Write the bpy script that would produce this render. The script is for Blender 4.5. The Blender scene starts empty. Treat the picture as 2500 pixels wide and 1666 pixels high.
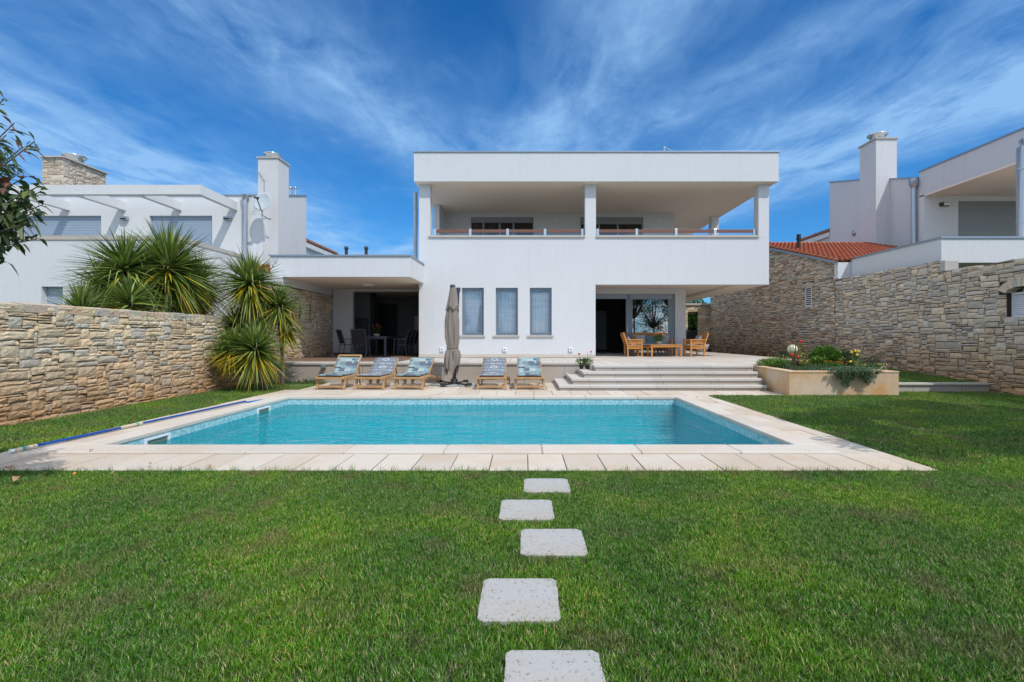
import bpy, math, random
import numpy as np
from mathutils import Vector, Matrix
R = math.radians
C = bpy.context.scene.collection
S = bpy.context.scene

# ---------------------------------------------------------------- camera
H, F, VX, VY = 1.33, 1220.0, 1280.0, 822.0
cam = bpy.data.cameras.new('camera'); co = bpy.data.objects.new('camera', cam); C.objects.link(co)
co.location = (0, 0, H); co.rotation_euler = (R(90), 0, 0)
cam.sensor_width = 36; cam.lens = F / 2500 * 36
cam.shift_x = -(VX - 1250) / 2500; cam.shift_y = (VY - 833) / 2500
cam.clip_start = .05; cam.clip_end = 2000
S.camera = co
def PX(px, Y): return (px - VX) * Y / F
def PZ(py, Y): return H + (VY - py) * Y / F

# ---------------------------------------------------------------- node helpers
class NT:
    def __init__(s, tree): s.t = tree
    def n(s, typ, **kw):
        d = s.t.nodes.new(typ)
        for k, v in kw.items():
            if k.startswith('i_'):
                key = k[2:]
                key = int(key) if key.isdigit() else key.replace('_', ' ')
                d.inputs[key].default_value = v
            else: setattr(d, k, v)
        return d
    def l(s, a, b): s.t.links.new(a, b)
    def m(s, op, a, b=None, c=None, clamp=False):
        d = s.t.nodes.new('ShaderNodeMath'); d.operation = op; d.use_clamp = clamp
        for i, v in enumerate((a, b, c)):
            if v is None: continue
            if hasattr(v, 'is_linked') or isinstance(v, bpy.types.NodeSocket): s.l(v, d.inputs[i])
            else: d.inputs[i].default_value = v
        return d.outputs[0]
    def mix(s, fac, a, b, blend='MIX'):
        d = s.t.nodes.new('ShaderNodeMix'); d.data_type = 'RGBA'; d.blend_type = blend
        for i, v in ((0, fac), (6, a), (7, b)):
            if isinstance(v, bpy.types.NodeSocket): s.l(v, d.inputs[i])
            elif i == 0: d.inputs[0].default_value = v
            else: d.inputs[i].default_value = (*v, 1)
        return d.outputs[2]
    def ramp(s, fac, stops):
        d = s.t.nodes.new('ShaderNodeValToRGB'); s.l(fac, d.inputs[0])
        e = d.color_ramp.elements
        while len(e) < len(stops): e.new(.5)
        for k, (p, c) in zip(e, stops):
            k.position = p; k.color = (*c, 1) if not isinstance(c, (int, float)) else (c, c, c, 1)
        return d.outputs[0]

# ---------------------------------------------------------------- sky + sun
SUNV = Vector((.48, -.60, 1.0)).normalized()
w = bpy.data.worlds.new('World'); S.world = w; w.use_nodes = True
t = NT(w.node_tree); w.node_tree.nodes.clear()
sky = t.n('ShaderNodeTexSky', sky_type='NISHITA'); sky.sun_disc = False
sky.sun_elevation = math.asin(SUNV.z); sky.sun_rotation = math.atan2(SUNV.x, SUNV.y)
sky.altitude = 100; sky.air_density = 1.0; sky.dust_density = .3; sky.ozone_density = 3.0
hs = t.n('ShaderNodeHueSaturation'); hs.inputs['Saturation'].default_value = 1.12; hs.inputs['Value'].default_value = 1.0
t.l(sky.outputs[0], hs.inputs['Color'])
tc = t.n('ShaderNodeTexCoord'); sp = t.n('ShaderNodeSeparateXYZ'); t.l(tc.outputs['Generated'], sp.inputs[0])
zz = t.m('MAXIMUM', sp.outputs[2], .03)
u = t.m('DIVIDE', sp.outputs[0], zz); v = t.m('DIVIDE', sp.outputs[1], zz)
cb = t.n('ShaderNodeCombineXYZ'); t.l(u, cb.inputs[0]); t.l(v, cb.inputs[1])
def wnoise(sx, sy, scale, detail, off, rot=0.0, rough=.55, dist=0.0):
    mp = t.n('ShaderNodeMapping'); t.l(cb.outputs[0], mp.inputs[0])
    mp.inputs['Scale'].default_value = (sx, sy, 1); mp.inputs['Location'].default_value = (off, off * .7, off * .3)
    mp.inputs['Rotation'].default_value = (0, 0, rot)
    nz = t.n('ShaderNodeTexNoise'); t.l(mp.outputs[0], nz.inputs[0])
    nz.inputs['Scale'].default_value = scale; nz.inputs['Detail'].default_value = detail
    nz.inputs['Roughness'].default_value = rough; nz.inputs['Distortion'].default_value = dist
    return nz.outputs[0]
warp = t.m('MULTIPLY', t.m('SUBTRACT', wnoise(1, .6, 1.1, 3, 3.1), .5), .6)
uw = t.m('ADD', u, warp)
v2 = t.m('SUBTRACT', v, 2.0)
tot = None
for a, b, wd, amp in ((-2.5, 0.0, .8, 1.75), (-.70, .36, .38, 1.15), (.27, -.30, .26, 1.1), (.82, -.6, .20, .9), (1.9, -.42, .62, 1.75), (4.3, 0, .8, .7), (-4.6, 0, .8, .6)):
    c0 = t.m('MULTIPLY_ADD', v2, b, a)
    d = t.m('DIVIDE', t.m('SUBTRACT', uw, c0), wd)
    g = t.m('MULTIPLY', t.m('EXPONENT', t.m('MULTIPLY', t.m('MULTIPLY', d, d), -1.0)), amp)
    tot = g if tot is None else t.m('ADD', tot, g)
st1 = wnoise(2.0, .75, 2.4, 10, 7.7, rot=R(24), rough=.62, dist=.9)
st2 = wnoise(1.2, .9, 1.6, 6, 1.3, rough=.62, dist=.3)
st3 = wnoise(6, 1.2, 2.2, 6, 4.4, rot=R(22), rough=.65, dist=.8)
mod = t.m('ADD', t.m('MULTIPLY', st1, .55), t.m('ADD', t.m('MULTIPLY', st2, .95), t.m('MULTIPLY', st3, .14)))
msk = t.m('MULTIPLY', tot, t.m('MULTIPLY_ADD', t.m('SUBTRACT', mod, .80), 1.5, .38, clamp=True))
msk = t.m('ADD', msk, t.m('MULTIPLY', t.m('MAXIMUM', t.m('SUBTRACT', mod, .90), 0.0), .45))
hz = t.m('MULTIPLY', t.m('EXPONENT', t.m('MULTIPLY', sp.outputs[2], -6.0)), .52)
msk = t.m('MINIMUM', t.m('ADD', t.m('MULTIPLY', msk, 1.0), hz), .85)
blue = t.mix(1.0, hs.outputs[0], (.05, .56, .93), 'MULTIPLY')
skyc = t.mix(msk, blue, (2.3, 4.1, 6.6))
# unseen bright cirrus added overhead and behind the viewer to fill shaded faces
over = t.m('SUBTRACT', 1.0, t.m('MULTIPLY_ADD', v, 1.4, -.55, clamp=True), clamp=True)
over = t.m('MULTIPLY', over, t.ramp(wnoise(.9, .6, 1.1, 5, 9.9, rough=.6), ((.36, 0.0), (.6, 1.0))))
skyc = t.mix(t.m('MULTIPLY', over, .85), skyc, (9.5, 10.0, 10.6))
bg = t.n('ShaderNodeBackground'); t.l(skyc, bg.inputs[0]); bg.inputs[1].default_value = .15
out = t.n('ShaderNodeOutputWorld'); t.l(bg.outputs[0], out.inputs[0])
sl = bpy.data.lights.new('sun', 'SUN'); sl.energy = 3.1; sl.angle = R(.53); sl.color = (1, .955, .89)
so = bpy.data.objects.new('sun', sl); C.objects.link(so); so.rotation_euler = SUNV.to_track_quat('Z', 'Y').to_euler()
S.view_settings.view_transform = 'Standard'; S.view_settings.look = 'None'
S.view_settings.exposure = -0.06; S.view_settings.gamma = 1
try: S.cycles.max_bounces = 8; S.cycles.transparent_max_bounces = 12
except Exception: pass

# ---------------------------------------------------------------- materials
def newmat(name):
    m = bpy.data.materials.new(name); m.use_nodes = True
    nt = NT(m.node_tree); p = m.node_tree.nodes['Principled BSDF']
    return m, nt, p
def bump(nt, p, h, strength, dist):
    b = nt.n('ShaderNodeBump'); b.inputs['Strength'].default_value = strength; b.inputs['Distance'].default_value = dist
    nt.l(h, b.inputs['Height']); nt.l(b.outputs[0], p.inputs['Normal']); return b
def objnoise(nt, scale, detail=4, rough=.5, sc=(1, 1, 1), coord='Object', dist=0):
    tc = nt.n('ShaderNodeTexCoord'); mp = nt.n('ShaderNodeMapping'); nt.l(tc.outputs[coord], mp.inputs[0])
    mp.inputs['Scale'].default_value = sc
    n = nt.n('ShaderNodeTexNoise'); nt.l(mp.outputs[0], n.inputs[0])
    n.inputs['Scale'].default_value = scale; n.inputs['Detail'].default_value = detail; n.inputs['Roughness'].default_value = rough
    n.inputs['Distortion'].default_value = dist
    return n.outputs[0]
def mat_plain(name, col, rough=.6, metal=0, nscale=8, var=.12, bs=0, bd=.002, bscale=60, spec=.5):
    m, nt, p = newmat(name)
    f = objnoise(nt, nscale, 5)
    c = nt.mix(f, tuple(x * (1 - var) for x in col), tuple(min(1, x * (1 + var)) for x in col))
    nt.l(c, p.inputs['Base Color']); p.inputs['Roughness'].default_value = rough; p.inputs['Metallic'].default_value = metal
    p.inputs['Specular IOR Level'].default_value = spec
    if bs: bump(nt, p, objnoise(nt, bscale, 4, .6), bs, bd)
    return m
def mat_stucco(name, col, streak=0.0):
    m, nt, p = newmat(name)
    big = objnoise(nt, .7, 5, .6)
    c = nt.mix(big, tuple(x * .95 for x in col), tuple(x * 1.03 for x in col))
    fine = objnoise(nt, 38, 3, .75)
    c = nt.mix(nt.m('MULTIPLY', nt.ramp(fine, ((.38, 0.0), (.62, 1.0))), .34), c, tuple(x * .66 for x in col))
    if streak:
        s_ = objnoise(nt, 3.0, 6, .7, sc=(3, 3, .12))
        c = nt.mix(nt.m('MULTIPLY', nt.ramp(s_, ((.5, 0.0), (.75, 1.0))), streak), c, tuple(x * .55 for x in col))
    nt.l(c, p.inputs['Base Color']); p.inputs['Roughness'].default_value = .92; p.inputs['Specular IOR Level'].default_value = .15
    bump(nt, p, objnoise(nt, 42, 4, .7), .55, .012)
    return m
def mat_attr(name, rough=.85, bs=.6, bscale=22, bd=.02, stain=None, trans=0, spec=.3, mul=(1, 1, 1)):
    m, nt, p = newmat(name)
    a = nt.n('ShaderNodeVertexColor'); a.layer_name = 'Col'
    c = a.outputs[0]
    f = objnoise(nt, bscale * .6, 6, .65)
    c = nt.mix(nt.m('MULTIPLY', nt.ramp(f, ((.3, 1.0), (.6, 0.0))), .20), c, (.20, .17, .14)) if stain else c
    if stain:
        tcn = nt.n('ShaderNodeNewGeometry'); s2 = nt.n('ShaderNodeSeparateXYZ'); nt.l(tcn.outputs['Position'], s2.inputs[0])
        nn = objnoise(nt, 1.3, 5, .6)
        h = nt.m('ADD', s2.outputs[2], nt.m('MULTIPLY', nt.m('SUBTRACT', nn, .5), -stain[1]))
        fac = nt.m('MULTIPLY', nt.m('DIVIDE', nt.m('SUBTRACT', stain[0], h), stain[0], clamp=True), stain[2])
        c = nt.mix(nt.m('MINIMUM', fac, .8), c, stain[3], 'MULTIPLY')
        f3 = objnoise(nt, 2.2, 4, .6)
        c = nt.mix(nt.m('MULTIPLY', nt.ramp(f3, ((.56, 0.0), (.72, 1.0))), .25), c, (.62, .40, .22), 'MULTIPLY')
    nt.l(c, p.inputs['Base Color']); p.inputs['Roughness'].default_value = rough; p.inputs['Specular IOR Level'].default_value = spec
    if bs: bump(nt, p, objnoise(nt, bscale, 6, .65), bs, bd)
    if trans:
        tr = nt.n('ShaderNodeBsdfTranslucent'); nt.l(c, tr.inputs[0])
        mx = nt.n('ShaderNodeMixShader'); mx.inputs[0].default_value = trans
        nt.l(p.outputs[0], mx.inputs[1]); nt.l(tr.outputs[0], mx.inputs[2])
        nt.l(mx.outputs[0], m.node_tree.nodes['Material Output'].inputs[0])
    return m
def mat_limestone(name, col, warm, joints=None, rough=.8, warmamt=.6, pit=.5, pscale=90, perslab=0, sscale=.9):
    m, nt, p = newmat(name)
    a = objnoise(nt, sscale, 6, .6); b = objnoise(nt, 6, 6, .7)
    if perslab:
        gi_ = nt.n('ShaderNodeNewGeometry'); a = nt.m('ADD', a, nt.m('MULTIPLY', nt.m('SUBTRACT', gi_.outputs['Random Per Island'], .5), perslab))
    c = nt.mix(nt.m('MULTIPLY', nt.ramp(a, ((.42, 0.0), (.66, 1.0))), warmamt), col, warm)
    c = nt.mix(nt.m('MULTIPLY', b, .3), c, tuple(x * .62 for x in col))
    if perslab:
        c = nt.mix(nt.m('MULTIPLY', gi_.outputs['Random Per Island'], .6), c, (.80, .79, .78), 'MULTIPLY')
    d = objnoise(nt, pscale, 3, .7)
    c = nt.mix(nt.m('MULTIPLY', nt.ramp(d, ((.58, 0.0), (.7, 1.0))), pit), c, tuple(x * .4 for x in warm))
    hgt = objnoise(nt, 55, 5, .7)
    if joints:
        tcn = nt.n('ShaderNodeNewGeometry'); br = nt.n('ShaderNodeTexBrick')
        mp = nt.n('ShaderNodeMapping'); nt.l(tcn.outputs['Position'], mp.inputs[0])
        mp.inputs['Rotation'].default_value = joints[3] if len(joints) > 3 else (0, 0, R(90))
        nt.l(mp.outputs[0], br.inputs[0]); br.offset = joints[4] if len(joints) > 4 else .5
        br.inputs['Color1'].default_value = (1, 1, 1, 1); br.inputs['Color2'].default_value = (.86, .86, .86, 1)
        br.inputs['Mortar'].default_value = (.3, .27, .23, 1); br.inputs['Scale'].default_value = 1
        br.inputs['Brick Width'].default_value = joints[0]; br.inputs['Row Height'].default_value = joints[1]
        br.inputs['Mortar Size'].default_value = joints[2]; br.inputs['Mortar Smooth'].default_value = .1
        c = nt.mix(1.0, c, br.outputs[0], 'MULTIPLY')
    nt.l(c, p.inputs['Base Color']); p.inputs['Roughness'].default_value = rough; p.inputs['Specular IOR Level'].default_value = .3
    bump(nt, p, hgt, .5, .006)
    return m
def mat_wood(name, c1, c2, sc=(1, 1, 1), rough=.45):
    m, nt, p = newmat(name)
    f = objnoise(nt, 9, 6, .65, sc=sc, dist=1.5)
    c = nt.mix(nt.ramp(f, ((.3, 0.0), (.7, 1.0))), c1, c2)
    nt.l(c, p.inputs['Base Color']); p.inputs['Roughness'].default_value = rough
    bump(nt, p, f, .25, .003)
    return m
def mat_glass(name, tint=(.75, .82, .85), refl=.25, rough=.0):
    m, nt, p = newmat(name); nodes = m.node_tree.nodes
    tr = nt.n('ShaderNodeBsdfTransparent'); tr.inputs[0].default_value = (*tint, 1)
    gl = nt.n('ShaderNodeBsdfGlossy'); gl.inputs['Roughness'].default_value = rough
    lw = nt.n('ShaderNodeLayerWeight'); lw.inputs[0].default_value = .35
    f = nt.m('MULTIPLY_ADD', lw.outputs['Fresnel'], .8, refl, clamp=True)
    mx = nt.n('ShaderNodeMixShader'); nt.l(f, mx.inputs[0]); nt.l(tr.outputs[0], mx.inputs[1]); nt.l(gl.outputs[0], mx.inputs[2])
    nt.l(mx.outputs[0], nodes['Material Output'].inputs[0]); nodes.remove(p)
    return m

STUCCO = mat_stucco('villa_stucco', (.70, .715, .735), .10)
STUCCO2 = mat_stucco('neighbour_stucco', (.72, .735, .74), .10)
STUCCO3 = mat_stucco('weathered_stucco', (.65, .65, .655), .22)
SOFFIT = mat_plain('soffit_paint', (.80, .71, .61), .9, var=.04, nscale=1, bs=.2, bd=.004)
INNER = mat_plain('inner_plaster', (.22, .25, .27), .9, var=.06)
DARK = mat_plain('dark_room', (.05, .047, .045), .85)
MORTAR = mat_plain('wall_joint', (.05, .038, .028), .95, var=.3, bs=.5, bd=.01, bscale=30)
STONE_L = mat_attr('cream_rubble_stone', bs=.9, bd=.03, stain=(1.15, .9, .75, (.72, .42, .20)))
STONE_R = mat_attr('grey_rubble_stone', bs=.9, bd=.03, stain=(1.6, 1.1, .9, (.62, .40, .22)))
CAPSTONE = mat_limestone('cap_stone', (.52, .50, .46), (.55, .46, .36))
METALCAP = mat_plain('roof_sheet_metal', (.30, .36, .42), .4, .6, var=.05)
METALGREY = mat_plain('zinc_pipe', (.42, .46, .50), .35, .75, var=.08)
STEEL = mat_plain('brushed_steel', (.62, .66, .68), .25, .9, var=.05)
FRAMEM = mat_plain('window_frame_metal', (.21, .26, .31), .4, .3, var=.04)
SHUTM = mat_plain('shutter_slats', (.38, .47, .58), .45, .2, var=.03)
SHUTD = mat_plain('shutter_shade_slats', (.30, .315, .32), .5, .2, var=.03)
REDWOOD = mat_wood('rail_wood', (.15, .065, .045), (.23, .105, .075), (1, 12, 12))
TEAK = mat_wood('teak', (.36, .20, .085), (.52, .32, .15), (1, 1, 1), .5)
ACACIA = mat_wood('acacia', (.52, .20, .045), (.66, .30, .075), (1, 1, 1), .4)
DECK = mat_limestone('pool_paving_stone', (.66, .59, .50), (.60, .45, .31), perslab=.09, warmamt=.75, pit=.22)
COPING = mat_limestone('coping_stone', (.66, .61, .54), (.62, .46, .32), perslab=.06, warmamt=.55, pit=.35)
TERR = mat_limestone('terrace_paving', (.62, .575, .52), (.60, .49, .38), joints=(.9, .45, .007), warmamt=.5, pit=.1)
STEPS = mat_limestone('step_stone', (.60, .575, .54), (.56, .47, .38), joints=(50, 1.6, .004, (0, 0, R(90))), warmamt=.35, pit=.3)
RETAIN = mat_limestone('retaining_stone', (.50, .455, .40), (.46, .36, .26), joints=(50, 1.15, .005, (0, 0, R(90))), warmamt=.6, pit=.4)
PLANTERM = mat_limestone('planter_stone', (.66, .53, .38), (.64, .33, .11), sscale=1.9, warmamt=.9, pit=.3)
GRANITE = mat_limestone('stepping_stone_granite', (.44, .44, .43), (.44, .37, .28), warmamt=.55, pit=1.0, pscale=55)
PORCHF = mat_plain('porch_brown_tile', (.20, .125, .085), .6, var=.15, nscale=3)
GREYM = mat_plain('grey_metal', (.09, .10, .13), .4, .4)
BLACKM = mat_plain('black_metal', (.02, .021, .024), .45)
MESHB = mat_plain('black_sling_fabric', (.022, .024, .027), .8)
NAVY = mat_plain('navy_pole', (.03, .05, .08), .35)
TAUPE = mat_plain('taupe_canvas', (.245, .205, .175), .9, var=.10, nscale=4, bs=.3, bd=.004, bscale=14)
WHITEP = mat_plain('white_plastic', (.75, .77, .8), .4, var=.02)
CONC = mat_plain('concrete_slab', (.30, .32, .30), .9, bs=.3)
ORANGET = mat_plain('terracotta_tile', (.46, .15, .07), .85, nscale=5, var=.5, bs=.4, bd=.01)
OLDTILE = mat_plain('weathered_tile', (.27, .12, .08), .85, nscale=3, var=.4)
BLUEP = mat_plain('blue_pole', (.01, .085, .36), .35, .2, var=.1)
BEIGEP = mat_plain('beige_plastic', (.58, .50, .36), .5)
TEALP = mat_plain('teal_ring', (.05, .40, .38), .5)
GLASS = mat_glass('window_glass', (.93, .97, 1.0), .05)
UPGLASS = mat_glass('upper_glass', (.30, .32, .34), .04)
DOORGL = mat_glass('patio_door_glass', (.35, .40, .42), .42)
RAILGL = mat_glass('rail_glass', (.85, .92, .95), .05)
CURTAIN = mat_plain('white_curtain', (.84, .88, .92), .9, var=.05)
CURTB = mat_plain('brown_curtain', (.20, .15, .12), .9, var=.1)
SOIL = mat_plain('garden_soil', (.09, .06, .04), .95, bs=.6, bd=.02, bscale=30)
LEAFM = mat_attr('leaf', rough=.5, bs=0, trans=.25, spec=.45)
PALMM = mat_attr('palm_leaf', rough=.42, bs=0, trans=.28, spec=.5)
BARK = mat_plain('bark', (.15, .11, .08), .95, bs=.8, bd=.02, bscale=25, var=.3)
TERRAC = mat_plain('pot_clay', (.50, .40, .34), .7)
POTG = mat_plain('grey_pot', (.36, .36, .35), .7)
PILLOWB = mat_plain('teal_grey_pillow', (.12, .19, .22), .9, nscale=20, var=.25, bs=.4, bd=.01, bscale=10)
PILLOWG = mat_plain('grey_pillow', (.36, .36, .37), .9, nscale=40, var=.25)
CUSHW = mat_plain('pale_seat_cushion', (.62, .62, .63), .9)
REDP = mat_plain('red_petal', (.65, .015, .02), .6, var=.2)
ORP = mat_plain('orange_petal', (.85, .22, .02), .6, var=.2)
YEP = mat_plain('yellow_petal', (.80, .58, .03), .6, var=.2)
GLOBE = mat_plain('cream_globe', (.72, .70, .50), .3, var=.03)
DRYL = mat_plain('dry_leaf', (.36, .20, .10), .8, var=.3)

def mat_cushion(name, kind):
    m, nt, p = newmat(name)
    tc = nt.n('ShaderNodeTexCoord')
    mp = nt.n('ShaderNodeMapping'); nt.l(tc.outputs['UV'], mp.inputs[0])
    if kind == 0:      # patchwork of pale, teal and slate blocks
        sx = nt.n('ShaderNodeSeparateXYZ'); nt.l(mp.outputs[0], sx.inputs[0])
        row = nt.m('FLOOR', nt.m('MULTIPLY', sx.outputs[1], 9.5)); col_ = nt.m('FLOOR', nt.m('ADD', nt.m('MULTIPLY', sx.outputs[0], 10.5), nt.m('MULTIPLY', nt.m('SINE', nt.m('MULTIPLY', row, 12.9)), 3.1)))
        cv = nt.n('ShaderNodeCombineXYZ'); nt.l(row, cv.inputs[0]); nt.l(col_, cv.inputs[1]); wn_ = nt.n('ShaderNodeTexWhiteNoise', noise_dimensions='3D'); nt.l(cv.outputs[0], wn_.inputs[0])
        row2 = nt.m('FLOOR', nt.m('MULTIPLY', sx.outputs[1], 23.0)); col2 = nt.m('FLOOR', nt.m('MULTIPLY', sx.outputs[0], 17.0))
        cv2 = nt.n('ShaderNodeCombineXYZ'); nt.l(row2, cv2.inputs[0]); nt.l(col2, cv2.inputs[1]); cv2.inputs[2].default_value = 5.0; wn2 = nt.n('ShaderNodeTexWhiteNoise', noise_dimensions='3D'); nt.l(cv2.outputs[0], wn2.inputs[0])
        pick = nt.m('GREATER_THAN', wn_.outputs[0], .45); val = nt.m('ADD', nt.m('MULTIPLY', wn_.outputs[0], pick), nt.m('MULTIPLY', wn2.outputs[0], nt.m('SUBTRACT', 1.0, pick)))
        c = nt.ramp(val, ((0, (.05, .065, .09)), (.28, (.11, .14, .18)), (.42, (.14, .23, .26)), (.60, (.24, .36, .38)), (.78, (.46, .56, .55)), (.88, (.12, .15, .19))))
        wv = nt.n('ShaderNodeTexWave'); nt.l(mp.outputs[0], wv.inputs[0]); wv.inputs['Scale'].default_value = 26; wv.inputs['Distortion'].default_value = 2
        c = nt.mix(nt.m('MULTIPLY', wv.outputs[1], .35), c, (.06, .08, .11))
    else:              # slate cloth with pale script-like rows and ring medallions
        nz = objnoise(nt, 60, 3, .7, coord='UV', sc=(1, 3, 1))
        c = nt.mix(nz, (.10, .125, .16), (.24, .27, .31))
        sx = nt.n('ShaderNodeSeparateXYZ'); nt.l(mp.outputs[0], sx.inputs[0])
        for cy in (.12, .42, .68, .93):
            dx = nt.m('SUBTRACT', sx.outputs[0], .5 * .36); dy = nt.m('SUBTRACT', sx.outputs[1], cy)
            r = nt.m('SQRT', nt.m('ADD', nt.m('MULTIPLY', dx, dx), nt.m('MULTIPLY', dy, dy)))
            ring = nt.m('LESS_THAN', nt.m('ABSOLUTE', nt.m('SUBTRACT', r, .045)), .008)
            c = nt.mix(nt.m('MULTIPLY', ring, .8), c, (.55, .58, .6))
        row = nt.m('GREATER_THAN', nt.m('SINE', nt.m('MULTIPLY', sx.outputs[1], 58)), .72)
        n2 = objnoise(nt, 46, 2, .5, coord='UV', sc=(1, .6, 1))
        c = nt.mix(nt.m('MULTIPLY', nt.m('MULTIPLY', row, nt.m('GREATER_THAN', n2, .52)), .75), c, (.55, .58, .6))
    nt.l(c, p.inputs['Base Color']); p.inputs['Roughness'].default_value = .9
    bump(nt, p, objnoise(nt, 7, 3), .4, .02)
    return m
CUSH = [mat_cushion('patchwork_cushion_cloth', 0), mat_cushion('slate_cushion_cloth', 1)]

def mat_mosaic(name, c1, c2, c3, size):
    m, nt, p = newmat(name)
    g = nt.n('ShaderNodeNewGeometry')
    vm = nt.n('ShaderNodeVectorMath', operation='SCALE'); nt.l(g.outputs['Position'], vm.inputs[0]); vm.inputs[3].default_value = 1 / size
    fl = nt.n('ShaderNodeVectorMath', operation='FLOOR'); nt.l(vm.outputs[0], fl.inputs[0])
    fr = nt.n('ShaderNodeVectorMath', operation='FRACTION'); nt.l(vm.outputs[0], fr.inputs[0])
    wn = nt.n('ShaderNodeTexWhiteNoise', noise_dimensions='3D'); nt.l(fl.outputs[0], wn.inputs[0])
    c = nt.ramp(wn.outputs[0], ((0, c1), (.5, c2), (1, c3)))
    nn = nt.n('ShaderNodeSeparateXYZ'); nt.l(g.outputs['Normal'], nn.inputs[0])
    ff = nt.n('ShaderNodeSeparateXYZ'); nt.l(fr.outputs[0], ff.inputs[0])
    tot = None
    for i in range(3):
        e = nt.m('GREATER_THAN', nt.m('ABSOLUTE', nt.m('SUBTRACT', ff.outputs[i], .5)), .42)
        e = nt.m('MULTIPLY', e, nt.m('LESS_THAN', nt.m('ABSOLUTE', nn.outputs[i]), .5))
        tot = e if tot is None else nt.m('MAXIMUM', tot, e)
    c = nt.mix(nt.m('MULTIPLY', tot, .6), c, (.62, .72, .72))
    nt.l(c, p.inputs['Base Color']); p.inputs['Roughness'].default_value = .25
    return m
MOSAIC = mat_mosaic('pool_mosaic', (.002, .44, .52), (.008, .53, .60), (.03, .64, .68), .03)
MOSAICW = mat_mosaic('waterline_mosaic', (.12, .38, .45), (.26, .52, .57), (.42, .63, .66), .028)

def mat_water():
    m, nt, p = newmat('pool_water'); nodes = m.node_tree.nodes
    g = nt.n('ShaderNodeNewGeometry')
    def nz(sc, scale, det, dist):
        mp = nt.n('ShaderNodeMapping'); nt.l(g.outputs['Position'], mp.inputs[0]); mp.inputs['Scale'].default_value = sc
        n = nt.n('ShaderNodeTexNoise'); nt.l(mp.outputs[0], n.inputs[0]); n.inputs['Scale'].default_value = scale
        n.inputs['Detail'].default_value = det; n.inputs['Distortion'].default_value = dist; return n.outputs[0]
    h = nt.m('ADD', nt.m('MULTIPLY', nz((.55, 1.2, 1), 1.7, 2, 1.2), 1.0), nt.m('MULTIPLY', nz((.8, 1.6, 1), 8.5, 3, .8), .34))
    calm = nt.ramp(nz((.25, .3, 1), 1.0, 2, 0), ((.35, .35), (.6, 1.0)))
    h = nt.m('MULTIPLY', h, calm)
    b = nt.n('ShaderNodeBump'); b.inputs['Strength'].default_value = 1; b.inputs['Distance'].default_value = .13; nt.l(h, b.inputs['Height'])
    tr = nt.n('ShaderNodeBsdfTransparent'); tr.inputs[0].default_value = (.06, .90, .96, 1)
    rf = nt.n('ShaderNodeBsdfRefraction'); rf.inputs['Color'].default_value = (.06, .90, .96, 1); rf.inputs['IOR'].default_value = 1.33; nt.l(b.outputs[0], rf.inputs['Normal'])
    gl = nt.n('ShaderNodeBsdfGlossy'); gl.inputs['Roughness'].default_value = .0; nt.l(b.outputs[0], gl.inputs['Normal'])
    m1 = nt.n('ShaderNodeMixShader'); m1.inputs[0].default_value = .45; nt.l(tr.outputs[0], m1.inputs[1]); nt.l(rf.outputs[0], m1.inputs[2])
    fr = nt.n('ShaderNodeFresnel'); fr.inputs['IOR'].default_value = 1.16; nt.l(b.outputs[0], fr.inputs['Normal'])
    m2 = nt.n('ShaderNodeMixShader'); nt.l(fr.outputs[0], m2.inputs[0]); nt.l(m1.outputs[0], m2.inputs[1]); nt.l(gl.outputs[0], m2.inputs[2])
    nt.l(m2.outputs[0], nodes['Material Output'].inputs[0]); nodes.remove(p)
    return m
WATER = mat_water()

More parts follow.
